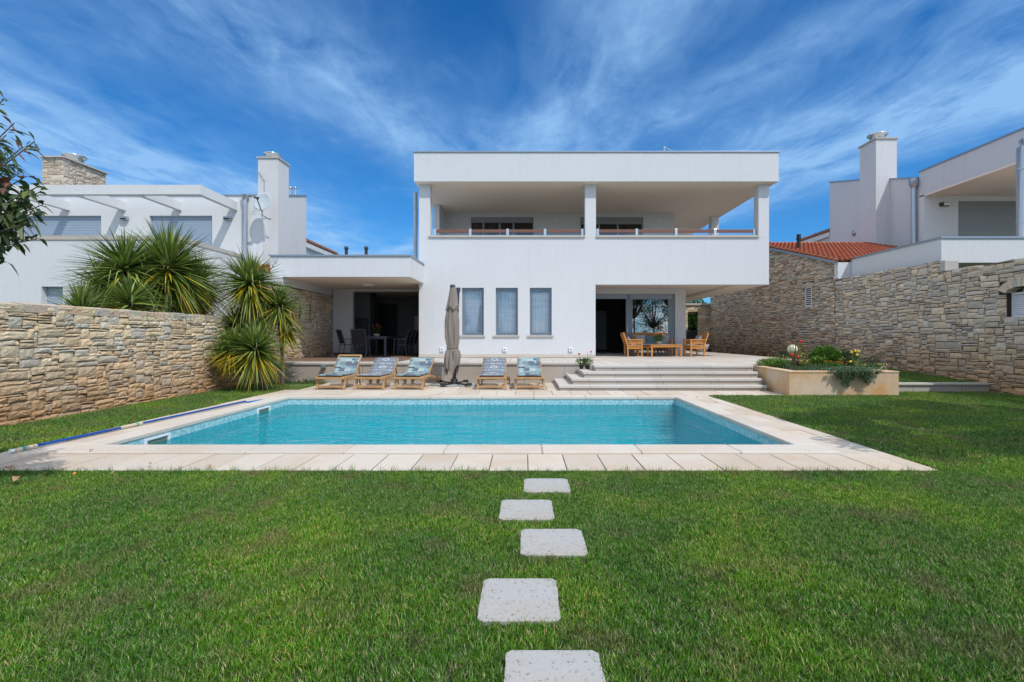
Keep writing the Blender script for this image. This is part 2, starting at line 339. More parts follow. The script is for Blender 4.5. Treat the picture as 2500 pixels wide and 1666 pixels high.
# ---------------------------------------------------------------- mesh builder
ORG = {}
class MB:
    def __init__(s): s.v = []; s.f = []; s.c = []; s.sm = []; s.uv = []
    def add(s, vs, fs, col=None, smooth=False, uvs=None):
        o = len(s.v); s.v += [tuple(p) for p in vs]; s.f += [tuple(i + o for i in f) for f in fs]
        s.c += [col or (1, 1, 1)] * len(vs); s.sm += [smooth] * len(fs)
        s.uv += uvs if uvs else [(0, 0)] * len(vs)
        return s
    def box(s, x0, x1, y0, y1, z0, z1, col=None):
        x0, x1 = sorted((x0, x1)); y0, y1 = sorted((y0, y1)); z0, z1 = sorted((z0, z1))
        return s.add([(x0, y0, z0), (x1, y0, z0), (x1, y1, z0), (x0, y1, z0), (x0, y0, z1), (x1, y0, z1), (x1, y1, z1), (x0, y1, z1)],
                     [(3, 2, 1, 0), (4, 5, 6, 7), (0, 1, 5, 4), (1, 2, 6, 5), (2, 3, 7, 6), (3, 0, 4, 7)], col)
    def bar(s, p, q, w, h, up=(0, 0, 1), col=None):
        p = Vector(p); q = Vector(q); d = (q - p).normalized(); u = Vector(up)
        if abs(d.dot(u)) > .99: u = Vector((0, 1, 0))
        r = d.cross(u).normalized(); u = r.cross(d).normalized()
        vs = [e + r * (a * w / 2) + u * (b * h / 2) for e in (p, q) for a, b in ((-1, -1), (1, -1), (1, 1), (-1, 1))]
        return s.add(vs, [(3, 2, 1, 0), (4, 5, 6, 7), (0, 1, 5, 4), (1, 2, 6, 5), (2, 3, 7, 6), (3, 0, 4, 7)], col)
    def tube(s, pts, rad, n=8, caps=True, col=None, smooth=True):
        pts = [Vector(p) for p in pts]; rad = rad if hasattr(rad, '__len__') else [rad] * len(pts)
        vs = []; N = len(pts)
        for i, p in enumerate(pts):
            d = (pts[min(i + 1, N - 1)] - pts[max(i - 1, 0)]).normalized()
            a = Vector((0, 0, 1)) if abs(d.z) < .9 else Vector((1, 0, 0))
            r = d.cross(a).normalized(); u = r.cross(d)
            vs += [p + (r * math.cos(2 * math.pi * k / n) + u * math.sin(2 * math.pi * k / n)) * rad[i] for k in range(n)]
        fs = [(i * n + k, i * n + (k + 1) % n, (i + 1) * n + (k + 1) % n, (i + 1) * n + k) for i in range(N - 1) for k in range(n)]
        o = len(s.f); s.add(vs, fs, col, smooth)
        if caps: s.add(vs[:n], [tuple(range(n))[::-1]], col); s.add(vs[-n:], [tuple(range(n))], col)
        return s
    def lathe(s, c, prof, n=20, col=None, smooth=True):
        vs = [(c[0] + r * math.cos(2 * math.pi * k / n), c[1] + r * math.sin(2 * math.pi * k / n), c[2] + z) for r, z in prof for k in range(n)]
        fs = [(i * n + k, i * n + (k + 1) % n, (i + 1) * n + (k + 1) % n, (i + 1) * n + k) for i in range(len(prof) - 1) for k in range(n)]
        return s.add(vs, fs, col, smooth)
    def sphere(s, c, r, n=14, m=9, sq=(1, 1, 1), col=None):
        prof = [(r * math.sin(math.pi * i / m) + 1e-4, -r * math.cos(math.pi * i / m)) for i in range(m + 1)]
        vs = [(c[0] + a * math.cos(2 * math.pi * k / n) * sq[0], c[1] + a * math.sin(2 * math.pi * k / n) * sq[1], c[2] + z * sq[2]) for a, z in prof for k in range(n)]
        fs = [(i * n + k, i * n + (k + 1) % n, (i + 1) * n + (k + 1) % n, (i + 1) * n + k) for i in range(m) for k in range(n)]
        return s.add(vs, fs, col, True)
    def prism(s, poly, z0, z1):
        n = len(poly)
        return s.add([(x, y, z0) for x, y in poly] + [(x, y, z1) for x, y in poly],
                     [tuple(range(n))[::-1], tuple(range(n, 2 * n))] + [(i, (i + 1) % n, n + (i + 1) % n, n + i) for i in range(n)])
    def sideprism(s, poly, x0, x1):   # poly in (y,z), extruded along x
        n = len(poly)
        return s.add([(x0, y, z) for y, z in poly] + [(x1, y, z) for y, z in poly],
                     [tuple(range(n)), tuple(range(n, 2 * n))[::-1]] + [(i, n + i, n + (i + 1) % n, (i + 1) % n) for i in range(n)])
    def wall(s, x0, x1, z0, z1, y0, y1, holes=(), T=None):
        """slab in the xz plane between y0 and y1 with rectangular holes; T maps (x,y,z) to world"""
        xs = sorted({x0, x1} | {min(max(h[i], x0), x1) for h in holes for i in (0, 1)})
        zs = sorted({z0, z1} | {min(max(h[i], z0), z1) for h in holes for i in (2, 3)})
        T = T or (lambda a, b, c: (a, b, c))
        solid = lambda i, j: 0 <= i < len(xs) - 1 and 0 <= j < len(zs) - 1 and not any(
            h[0] - 1e-6 <= xs[i] and xs[i + 1] <= h[1] + 1e-6 and h[2] - 1e-6 <= zs[j] and zs[j + 1] <= h[3] + 1e-6 for h in holes)
        for i in range(len(xs) - 1):
            for j in range(len(zs) - 1):
                if not solid(i, j): continue
                a, b, c, d = xs[i], xs[i + 1], zs[j], zs[j + 1]
                P = [T(a, y0, c), T(b, y0, c), T(b, y0, d), T(a, y0, d), T(a, y1, c), T(b, y1, c), T(b, y1, d), T(a, y1, d)]
                f = [(0, 1, 2, 3), (5, 4, 7, 6)]
                if not solid(i - 1, j): f.append((4, 0, 3, 7))
                if not solid(i + 1, j): f.append((1, 5, 6, 2))
                if not solid(i, j - 1): f.append((4, 5, 1, 0))
                if not solid(i, j + 1): f.append((3, 2, 6, 7))
                s.add(P, f)
        return s
    def build(s, name, mat, parent=None, bevel=0, loc=None, fix=False):
        me = bpy.data.meshes.new(name)
        o = bpy.data.objects.new(name, me)
        if parent is not None:
            org = ORG[parent.name]; o.parent = parent
        else:
            a = np.array(s.v); org = Vector(loc) if loc else Vector(((a[:, 0].min() + a[:, 0].max()) / 2, (a[:, 1].min() + a[:, 1].max()) / 2, a[:, 2].min()))
            o.location = org
        me.from_pydata([(p[0] - org[0], p[1] - org[1], p[2] - org[2]) for p in s.v], [], s.f)
        me.polygons.foreach_set('use_smooth', s.sm)
        if any(c != (1, 1, 1) for c in s.c):
            ca = me.color_attributes.new('Col', 'FLOAT_COLOR', 'POINT')
            ca.data.foreach_set('color', np.c_[np.array(s.c), np.ones(len(s.c))].ravel())
        if any(x != (0, 0) for x in s.uv):
            ul = me.uv_layers.new(name='UVMap'); idx = np.empty(len(me.loops), int); me.loops.foreach_get('vertex_index', idx)
            ul.data.foreach_set('uv', np.array(s.uv)[idx].ravel())
        me.materials.append(mat)
        if fix:
            import bmesh
            bm = bmesh.new(); bm.from_mesh(me); bmesh.ops.recalc_face_normals(bm, faces=bm.faces); bm.to_mesh(me); bm.free()
        if bevel:
            bv = o.modifiers.new('bevel', 'BEVEL'); bv.width = bevel; bv.segments = 2; bv.limit_method = 'ANGLE'; bv.angle_limit = R(40)
        C.objects.link(o); ORG[o.name] = org
        return o
def empty(name, loc):
    o = bpy.data.objects.new(name, None); o.location = loc; C.objects.link(o); o.empty_display_size = .2; ORG[o.name] = Vector(loc); return o
def tag(o, label=None, cat=None, group=None, kind=None):
    if label: o['label'] = label
    if cat: o['category'] = cat
    if group: o['group'] = group
    if kind: o['kind'] = kind
    return o
def children(o): return [c for c in bpy.data.objects if c.parent == o]
def copy_tree(o, parent=None):
    c = o.copy(); C.objects.link(c); c.parent = parent; ORG[c.name] = ORG[o.name]
    for ch in children(o): copy_tree(ch, c)
    return c
rnd = random.Random(11)

# ---------------------------------------------------------------- SETTING
# key coordinates (metres)
PLX0, PLX1, PLY0, PLY1 = -5.03, 3.22, 5.96, 10.65       # pool inner edge
TZ = .58                                                 # terrace level
b = MB().wall(-400, 400, -400, 800, -0.3, 0, [(PLX0 - .05, PLX1 + .05, PLY0 - .05, PLY1 + .05)], T=lambda x, y, z: (x, z, y))
LAWNM, nt, p = newmat('lawn_soil')
f = objnoise(nt, 3, 6); nt.l(nt.mix(f, (.030, .045, .014), (.055, .075, .022)), p.inputs['Base Color']); p.inputs['Roughness'].default_value = 1
tag(b.build('ground', LAWNM, loc=(0, 0, 0), fix=True), kind='structure')

# paving around the pool: one sheet below, individual slabs above
def slabs(mb, x0, x1, y0, y1, nx, ny, z0, z1, gap=.005, jit=.0025, holes=()):
    for i in range(nx):
        for j in range(ny):
            a, b_ = x0 + (x1 - x0) * i / nx, x0 + (x1 - x0) * (i + 1) / nx
            c, d = y0 + (y1 - y0) * j / ny, y0 + (y1 - y0) * (j + 1) / ny
            mb.box(a + gap, b_ - gap, c + gap, d - gap, z0, z1 + rnd.uniform(-jit, jit))
base = MB()
base.box(-9.2, 4.05, 4.89, 5.55, .001, .010)
base.box(-5.88, -5.34, 5.56, 12.28, .001, .010)
base.box(3.53, 4.05, 5.56, 14.2, .001, .010)
base.box(-5.32, 3.51, 10.97, 14.2, .001, .010)
base.box(-5.54, -5.34, 12.3, 14.2, .001, .010)
base.box(4.07, 5.84, 11.12, 12.3, .001, .010)
tag(base.build('paving_bed', mat_plain('paving_joint', (.17, .14, .11), .95), loc=(0, 0, 0)), kind='structure')
d = MB()
slabs(d, -9.2, 3.50, 4.887, 5.563, 33, 1, .012, .022)
slabs(d, 3.50, 3.86, 4.887, 11.1, 1, 9, .012, .0225)
slabs(d, 3.86, 4.07, 4.887, 11.1, 1, 9, .012, .022)
slabs(d, -5.90, -5.34, 5.565, 12.3, 1, 10, .012, .022)
slabs(d, -5.34, 4.07, 11.1, 12.05, 22, 1, .012, .022)
slabs(d, -5.34, 4.07, 10.96, 11.1, 10, 1, .012, .022)
slabs(d, -5.56, 1.0, 12.05, 14.18, 15, 3, .012, .0215)
slabs(d, 4.07, 5.86, 11.1, 12.05, 4, 1, .012, .022)
tag(d.build('pool_paving', DECK, loc=(0, 0, 0), bevel=.003), kind='structure')

# swimming pool
pool = tag(empty('swimming_pool', ((PLX0 + PLX1) / 2, (PLY0 + PLY1) / 2, 0)), 'rectangular turquoise mosaic swimming pool with raised cream stone coping', 'swimming pool')
cp = MB()
def cop(x0, x1, y0, y1, n, axis):
    for i in range(n):
        if axis == 0: a, b_, c, e = x0 + (x1 - x0) * i / n, x0 + (x1 - x0) * (i + 1) / n, y0, y1
        else: a, b_, c, e = x0, x1, y0 + (y1 - y0) * i / n, y0 + (y1 - y0) * (i + 1) / n
        g = .002
        cp.box(a + g, b_ - g, c + g, e - g, -.018, .045 + rnd.uniform(-.0008, .0008))
cop(-5.34, 3.525, 5.565, PLY0, 8, 0); cop(-5.34, 3.525, PLY1, 10.96, 8, 0)
cop(-5.34, PLX0, PLY0, PLY1, 4, 1); cop(PLX1, 3.525, PLY0, PLY1, 4, 1)
cp.build('coping', COPING, pool, bevel=.014)
bs = MB(); a, b_, c, e = PLX0 - .015, PLX1 + .015, PLY0 - .015, PLY1 + .015
bs.add([(a, c, -1.5), (b_, c, -1.5), (b_, e, -1.5), (a, e, -1.5), (a, c, -.26), (b_, c, -.26), (b_, e, -.26), (a, e, -.26)],
       [(0, 1, 2, 3), (1, 0, 4, 5), (2, 1, 5, 6), (3, 2, 6, 7), (0, 3, 7, 4)])
bs.build('basin', MOSAIC, pool)
bs = MB(); bs.add([(a, c, -.26), (b_, c, -.26), (b_, e, -.26), (a, e, -.26), (a, c, -.018), (b_, c, -.018), (b_, e, -.018), (a, e, -.018)],
       [(1, 0, 4, 5), (2, 1, 5, 6), (3, 2, 6, 7), (0, 3, 7, 4)])
bs.build('waterline_band', MOSAICW, pool)
for y0, y1 in ((6.62, 7.10), (9.42, 9.90)):
    k = MB(); X = PLX0 - .014
    k.wall(y0, y1, -.21, -.035, X, X + .022, [(y0 + .045, y1 - .045, -.185, -.065)], T=lambda x, y, z: (y, x, z))
    sk = k.build('skimmer', WHITEP, pool, bevel=.004)
    MB().box(X + .001, X + .004, y0 + .045, y1 - .045, -.185, -.065).build('opening', mat_plain('skimmer_dark', (.16, .2, .15), .5), sk)
wn = MB(); nx, ny = 2, 2
wn.add([(PLX0 - .012, PLY0 - .012, -.125), (PLX1 + .012, PLY0 - .012, -.125), (PLX1 + .012, PLY1 + .012, -.125), (PLX0 - .012, PLY1 + .012, -.125)], [(0, 1, 2, 3)])
tag(wn.build('water', WATER, loc=(0, 0, 0)), kind='structure')

# terrace plateau, retaining wall, steps
tp = [(-7.55, 14.36), (1.78, 14.36), (1.78, 13.2), (5.98, 13.2), (6.15, 13.5), (9.0, 16.1), (9.0, 32), (-3.7, 32), (-3.7, 19.9), (-7.55, 19.9)]
tr_ = MB(); tr_.prism(tp, .0, TZ)
tag(tr_.build('terrace', TERR, loc=(0, 0, 0), fix=True), kind='structure')
tag(MB().box(-7.5, -3.72, 14.75, 24.5, TZ + .004, TZ + .02).build('porch_floor', PORCHF, loc=(0, 0, 0)), kind='structure')
rw = tag(empty('retaining_wall', (-3, 14.2, 0)), 'low beige stone retaining wall with pale lip behind the sun loungers', 'wall')
MB().box(-7.4, 1.78, 14.2, 14.355, 0, TZ - .05).build('wall', RETAIN, rw)
MB().box(-7.42, 1.80, 14.16, 14.75, TZ - .049, TZ + .012).build('cap', STEPS, rw, bevel=.006)
sp_ = MB().box(PX(784, 14.1), PX(794, 14.1), 14.04, 14.2, .44, .52); sl_ = sp_.build('spotlight', METALGREY, rw, bevel=.006)
stp = tag(empty('terrace_steps', (3.8, 13, 0)), 'wide flight of four pale stone steps up to the terrace', 'steps')
sx = [(.838, 12.05), (1.168, 12.33), (1.487, 12.61), (1.807, 12.9)]
for i, (x, y) in enumerate(sx):
    zt = TZ * (i + 1) / 4 + (.006 if i == 3 else 0)
    yb = 14.19 if i < 3 else 13.5
    xr = 5.86 + .02 * i
    MB().box(x + .03, xr, y + .03, yb, zt - .145 + (0 if i else 0), zt - .062).build('riser', RETAIN, stp)
    k = MB()
    if i < 3:
        xn, yn = sx[i + 1]
        k.box(x, xr, y, yn + .05, zt - .06, zt); k.box(x, xn + .05, yn + .05, 14.158, zt - .06, zt)
    else: k.box(x, xr, y, 13.45, zt - .06, zt); k.box(x, x + .3, 13.45, 14.158, zt - .06, zt)
    k.build('tread', STEPS, stp, bevel=.008)

# planter
PXL, PYF, PXR, PZT = 5.88, 11.09, 8.31, .56
pl = tag(empty('stone_planter', (7.1, 11.2, 0)), 'raised ochre-stained stone planter at the right of the terrace steps', 'planter')
k = MB(); k.prism([(PXL, PYF), (PXR, PYF), (PXR, 14.5), (PXR - .2, 14.5), (PXR - .2, PYF + .2), (PXL + .22, PYF + .2), (6.35, 13.5), (6.14, 13.5)], 0, PZT - .035)
k.build('wall', PLANTERM, pl, fix=True)
k = MB(); k.prism([(PXL - .012, PYF - .012), (PXR + .012, PYF - .012), (PXR + .012, 14.5), (PXR - .22, 14.5), (PXR - .22, PYF + .22), (PXL + .24, PYF + .22), (6.37, 13.5), (6.13, 13.5)], PZT - .034, PZT)
k.build('cap', PLANTERM, pl, fix=True, bevel=.006)
k = MB(); k.prism([(PXL + .23, PYF + .21), (PXR - .21, PYF + .21), (PXR - .21, 14.5), (9.6, 16.0), (8.9, 15.95), (6.36, 13.5)], .1, PZT - .05)
k.build('soil', SOIL, pl, fix=True)
lw = tag(empty('garden_kerb_wall', (9.6, 11.85, 0)), 'low pale stone kerb wall holding up the small upper lawn', 'wall')
MB().box(PXR + .004, 11.0, 11.83, 12.0, 0, .18).build('wall', RETAIN, lw)
MB().box(PXR + .015, 11.0, 11.79, 12.05, .181, .225).build('cap', CAPSTONE, lw, bevel=.005)
k = MB(); k.add([(PXR + .004, 12.04, .20), (11.1, 12.04, .20), (11.1, 16.5, .42), (PXR + .004, 16.5, .46), (PXR + .004, 12.04, 0), (11.1, 12.04, 0), (11.1, 16.5, 0), (PXR + .004, 16.5, 0)],
                [(0, 1, 2, 3), (4, 5, 1, 0), (5, 6, 2, 1), (6, 7, 3, 2), (7, 4, 0, 3)])
tag(k.build('upper_lawn', LAWNM, loc=(0, 0, 0)), kind='structure')
tag(MB().box(9.004, 11.1, 16.52, 31, 0, .3).build('garden_bed', SOIL, loc=(0, 0, 0)), kind='structure')

# ---------------------------------------------------------------- stone walls
def vnoise(x, y, sd):
    return (math.sin(x * 1.7 + sd) * math.cos(y * 2.3 + sd * 1.3) + .6 * math.sin(x * 4.1 - y * 3.3 + sd * 2.1) + .4 * math.cos(x * 7.3 + y * 5.9 + sd)) / 2
def stone_mesh(L, top, T, sd, cw=.058, ch=.052, hmax=4, holes=(), pal=None, n=4, rough=.018, wmax=8, z0=0.0, warp=.02, gap=(.004, .009)):
    """random ashlar on the plane (u,v); top(u) gives the height; T(u,v,w) maps to world, w is outward"""
    r = random.Random(sd); mb = MB()
    Hm = max(top(L * i / 40) for i in range(41))
    nu = max(1, round(L / cw)); cw = L / nu; nv = int((Hm - z0) / ch) + 1
    occ = np.zeros((nu, nv), bool)
    for i in range(nu):
        for j in range(nv):
            uu, vv = (i + .5) * cw, z0 + (j + .4) * ch
            if vv > top(uu) or any(h(uu, vv) for h in holes): occ[i, j] = True
    for j in range(nv):
        for i in range(nu):
            if occ[i, j]: continue
            hh = r.choices(range(1, hmax + 1), weights=[4, 6, 4, 2][:hmax] if hmax <= 4 else [3, 6, 5, 3, 1])[0]
            ww = r.randint(2, 4) if hh == 1 and r.random() < .3 else r.randint(3, wmax)
            hh = min(hh, nv - j); ww = min(ww, nu - i)
            while ww > 1 and occ[i:i + ww, j].any(): ww -= 1
            while hh > 1 and occ[i:i + ww, j:j + hh].any(): hh -= 1
            occ[i:i + ww, j:j + hh] = True
            u0, u1, v0, v1 = i * cw, (i + ww) * cw, z0 + j * ch, z0 + (j + hh) * ch
            g = r.uniform(*gap)
            a = n if ww * cw < .3 else n + 1; bb = max(3, n - 1) if hh < 3 else n
            proud = r.uniform(-.008, .014); tx, ty = r.uniform(-.018, .018), r.uniform(-.022, .016)
            col = r.choice(pal); f = r.uniform(.82, 1.14); col = tuple(min(1, c * f) for c in col)
            cj = [(r.uniform(-.010, .010), r.uniform(-.007, .007)) for _ in range(4)]
            vs = []
            for q in range(bb):
                for p_ in range(a):
                    s_, t_ = p_ / (a - 1), q / (bb - 1)
                    uu = u0 + g + (u1 - u0 - 2 * g) * s_; vv = v0 + g + (v1 - v0 - 2 * g) * t_
                    jw = ((1 - s_) * (1 - t_), s_ * (1 - t_), s_ * t_, (1 - s_) * t_)
                    uu += sum(w_ * c_[0] for w_, c_ in zip(jw, cj)); vv += sum(w_ * c_[1] for w_, c_ in zip(jw, cj))
                    edge = s_ in (0, 1) or t_ in (0, 1)
                    wv = proud + tx * (s_ - .5) + ty * (t_ - .5) + (r.uniform(-.5, 1) * rough if not edge else -.012 + r.uniform(-.4, .4) * rough)
                    if not edge: uu += r.uniform(-.25, .25) * (u1 - u0) / (a - 1); vv += r.uniform(-.25, .25) * (v1 - v0) / (bb - 1)
                    dv = vnoise(u0 * .9 + s_ * (u1 - u0) * .9, vv * .7, sd) * warp
                    vv = min(vv + dv * (1 if vv > .05 + z0 else 0), top(min(max(uu, 0), L)) - .002 + (.01 * math.sin(uu * 5)))
                    vs.append(T(uu, vv, wv))
            nf = a * bb
            fs = [(q * a + p_, q * a + p_ + 1, (q + 1) * a + p_ + 1, (q + 1) * a + p_) for q in range(bb - 1) for p_ in range(a - 1)]
            ring = [p_ for p_ in range(a)] + [q * a + a - 1 for q in range(1, bb)] + [(bb - 1) * a + p_ for p_ in range(a - 2, -1, -1)] + [q * a for q in range(bb - 2, 0, -1)]
            base_i = len(vs)
            for k_ in ring:
                s_ = (k_ % a) / (a - 1); t_ = (k_ // a) / (bb - 1)
                uu = u0 + g + (u1 - u0 - 2 * g) * s_; vv = v0 + g + (v1 - v0 - 2 * g) * t_
                vv = min(vv + vnoise(u0 * .9 + s_ * (u1 - u0) * .9, vv * .7, sd) * warp * (1 if vv > .05 + z0 else 0), top(min(max(uu, 0), L)) - .002 + (.01 * math.sin(uu * 5)))
                vs.append(T(uu, vv, -.06))
            m_ = len(ring)
            fs += [(ring[k_], base_i + k_, base_i + (k_ + 1) % m_, ring[(k_ + 1) % m_]) for k_ in range(m_)]
            mb.add(vs, fs, col)
    return mb
PAL_L = [tuple(min(1, q * f_) for q, f_ in zip(c, (1.2, 1.11, .96))) for c in [(.56, .50, .41), (.60, .54, .44), (.54, .47, .37), (.50, .47, .42), (.46, .46, .45), (.58, .50, .38), (.62, .56, .47), (.56, .46, .34), (.50, .49, .47), (.60, .50, .38)]]
PAL_R = [tuple(min(1, q * f_) for q, f_ in zip(c, (1.44, 1.33, 1.16))) for c in [(.50, .46, .41), (.46, .44, .41), (.52, .47, .40), (.42, .41, .40), (.55, .49, .42), (.48, .43, .37), (.40, .39, .385), (.54, .46, .38), (.47, .45, .43)]]
# left boundary wall
LW0, LW1 = Vector((-7.66, 1.6, 0)), Vector((-7.42, 14.15, 0)); LWd = (LW1 - LW0).normalized(); LWn = Vector((LWd.y, -LWd.x, 0))
LL = (LW1 - LW0).length
lwall = tag(empty('stone_boundary_wall', ((LW0 + LW1) / 2).to_tuple()), 'long sunlit cream rubble stone wall along the left strip of lawn', 'stone wall')
Tl = lambda a, b_, c: tuple(LW0 + LWd * a + LWn * c + Vector((0, 0, b_)))
stone_mesh(LL, lambda q: 1.79 + .012 * math.sin(q * 2.1), Tl, 5, pal=PAL_L, n=5, hmax=4, cw=.056, ch=.043, rough=.009, warp=.018, gap=(.003, .007)).build('stone_face', STONE_L, lwall)
k = MB(); P = [LW0 - LWn * .035, LW1 - LWn * .035, LW1 - LWn * .4, LW0 - LWn * .4]
k.prism([(q.x, q.y) for q in P], 0, 1.72); k.build('core', MORTAR, lwall, fix=True)
r_ = random.Random(3); k = MB(); a = 0
while a < LL - .1:
    ln = r_.uniform(.18, .5); b_ = min(a + ln, LL)
    col = tuple(c * r_.uniform(.78, .95) for c in r_.choice(PAL_L[3:]))
    h0 = r_.uniform(.0, .02)
    g = .006
    P = [LW0 + LWd * (a + g) + LWn * .0, LW0 + LWd * (b_ - g) + LWn * .0, LW0 + LWd * (b_ - g) - LWn * .2, LW0 + LWd * (a + g) - LWn * .2, LW0 + LWd * (b_ - g) - LWn * .41, LW0 + LWd * (a + g) - LWn * .41]
    z = [1.80 + h0, 1.80 + h0 + r_.uniform(-.01, .01), 1.84 + h0, 1.835 + h0, 1.80, 1.79]
    vs = [(q.x, q.y, zz_) for q, zz_ in zip(P, z)] + [(q.x, q.y, 1.70) for q in P]
    k.add(vs, [(0, 1, 2, 3), (3, 2, 4, 5), (6, 7, 1, 0), (7, 8, 2, 1), (8, 10, 4, 2), (10, 11, 5, 4), (11, 9, 3, 5), (9, 6, 0, 3)], col)
    a = b_
k.build('top_stones', STONE_L, lwall)
# stone side wall of the porch
pw = tag(empty('porch_stone_wall', (-7.6, 17, TZ)), 'shaded rubble stone wall with two small niches at the left of the porch', 'stone wall')
hole = lambda c, zc: (lambda a, b_: abs(a - c) < .10 and zc - .22 < b_ < zc + .22)
Tp = lambda a, b_, c: (-7.6 + c, 19.8 - a, b_)
n1, n2 = 19.8 - 17.8, 19.8 - 17.0
stone_mesh(5.5, lambda q: 2.94, Tp, 9, pal=PAL_R, n=4, holes=[hole(n1, 2.22), hole(n2, 2.22)], z0=TZ).build('stone_face', STONE_R, pw)
MB().wall(14.3, 19.8, 0, 2.93, -7.95, -7.64, [(17.68, 17.92, 1.98, 2.46), (16.88, 17.12, 1.98, 2.46)], T=lambda x, y, z: (y, x, z)).build('core', MORTAR, pw, fix=True)
for yy in (17.8, 17.0):
    MB().box(-7.93, -7.90, yy - .119, yy + .119, 1.981, 2.459).build('niche_back', MORTAR, pw)
# right boundary wall and gabled stone barn wall on the same line x = 11
XW = 11.0
rwall = tag(empty('garden_stone_wall', (XW, 12, 0)), 'tall shaded grey-beige rubble stone wall along the right lawn with a louvred window', 'stone wall')
# window at the right edge of the frame: y 10.95-11.55
wy0, wy1, wz0, wz1 = 10.75, 11.42, 1.33 + (VY - 775) * 11.35 / F, 1.33 + (VY - 715) * 11.35 / F
wc = (wy0 + wy1) / 2
archtop = lambda y: wz1 + .10 * max(0, 1 - ((y - wc) / ((wy1 - wy0) / 2 + .02)) ** 2)
Y0R = 7.0
Tr = lambda a, b_, c: (XW - c, 17.7 - a, b_)      # u runs towards the camera
holeR = lambda a, b_: wy0 < 17.7 - a < wy1 and wz0 < b_ < archtop(17.7 - a) or (wy0 - .18 < 17.7 - a < wy1 + .18 and archtop(17.7 - a) - .03 < b_ < archtop(wc) + .17 and b_ > wz1 - .05)
topR = lambda a: (3.34 if 17.7 - a > 13.2 else 3.06) + .012 * math.sin(a * 3)
stone_mesh(17.7 - Y0R, topR, Tr, 21, pal=PAL_R, n=4, holes=[holeR], cw=.058, ch=.048, rough=.012, warp=.012, gap=(.005, .011)).build('stone_face', STONE_R, rwall)
k = MB(); k.wall(Y0R, 17.7, 0, 3.32, XW + .035, XW + .4, [(wy0, wy1, wz0, wz1 + .1), (Y0R - 1, 13.2, 3.03, 4)], T=lambda x, y, z: (y, x, z)); k.build('core', MORTAR, rwall, fix=True)
k = MB(); nvs = 9                                   # arch voussoirs
for i in range(nvs):
    a0, a1 = math.pi * (.14 + .72 * i / nvs) + .01, math.pi * (.14 + .72 * (i + 1) / nvs) - .01
    hw = (wy1 - wy0) / 2 + .06
    def ap(a_, rr): return (wc + math.cos(a_) * (hw + rr), wz1 - .10 + math.sin(a_) * (.24 + rr))
    q = [ap(a0, -.02), ap(a1, -.02), ap(a1, .17), ap(a0, .17)]
    pr = rnd.uniform(.01, .03); col = rnd.choice(PAL_R)
    k.add([(XW - pr, y, z) for y, z in q] + [(XW + .2, y, z) for y, z in q], [(0, 1, 2, 3), (4, 7, 6, 5), (0, 4, 5, 1), (1, 5, 6, 2), (2, 6, 7, 3), (3, 7, 4, 0)], col)
k.build('arch', STONE_R, rwall, fix=True)
def louvre(parent, y0, y1, z0, z1, X, n):
    wf = MB().wall(y0, y1, z0, z1, X, X + .05, [(y0 + .05, y1 - .05, z0 + .05, z1 - .05)], T=lambda x, y, z: (y, x, z)).build('shutter', WHITEP, parent)
    k = MB()
    for i in range(n):
        zz_ = z0 + .06 + (z1 - z0 - .12) * (i + .5) / n; h_ = (z1 - z0 - .12) / n
        k.bar((X + .025, y0 + .05, zz_), (X + .025, y1 - .05, zz_), .008, h_ * 1.05, up=(.6, 0, 1))
    k.build('slats', WHITEP, wf)
    MB().box(X + .06, X + .08, y0, y1, z0, z1).build('backing', BLACKM, wf)
louvre(rwall, wy0 + .005, wy1 - .005, wz0 + .005, wz1 + .0, XW + .13, 10)
# barn wall (gable)
barn = tag(empty('stone_barn', (XW + 3, 24, 0)), 'gabled stone outbuilding with an orange tiled roof beyond the garden wall', 'outbuilding')
PK, PKZ, EZ = 23.6, 5.62, 3.985
def topB(a):
    y = 29.6 - a
    return EZ + (PKZ - EZ) * (1 - abs(y - PK) / (PK - 17.7)) if y < PK else EZ - .1 + (PKZ - EZ + .1) * (1 - (y - PK) / 6.0)
by0, by1, bz0, bz1 = 19.15, 19.62, PZ(751, 19.4), PZ(703, 19.4)
Tb = lambda a, b_, c: (XW - c, 29.6 - a, b_)
holeB = lambda a, b_: by0 - .02 < 29.6 - a < by1 + .02 and bz0 < b_ < bz1 + .04 or (by0 - .15 < 29.6 - a < by1 + .15 and bz1 + .0 < b_ < bz1 + .22)
stone_mesh(29.6 - 17.72, topB, Tb, 33, pal=PAL_R + [(.52, .36, .25)], n=3, holes=[holeB], cw=.064, ch=.048, hmax=3, rough=.012, warp=.01, gap=(.006, .012)).build('wall', STONE_R, barn)
k = MB(); k.sideprism([(17.72, 0), (29.6, 0), (29.6, EZ - .15), (PK, PKZ - .05), (17.72, EZ - .05)], XW + .034, XW + .3); k.build('core', MORTAR, barn, fix=True)
k = MB()
for i in range(5):
    y0 = by0 - .14 + i * (by1 - by0 + .28) / 5; k.box(XW - .03, XW + .1, y0 + .01, y0 + .14, bz1 + .04 - abs(i - 2) * .015, bz1 + .21 - abs(i - 2) * .02, rnd.choice(PAL_R))
k.build('lintel', STONE_R, barn)
MB().box(XW - .02, XW + .44, 17.5, 17.7, 3.36, 3.93).build('corner_block', STUCCO2, barn, bevel=.01)
MB().box(XW - .02, XW + .35, 13.05, 13.21, 3.05, 3.33).build('quoin', CAPSTONE, rwall, bevel=.02)
louvre(barn, by0, by1, bz0, bz1 + .03, XW - .03 + .045, 9)
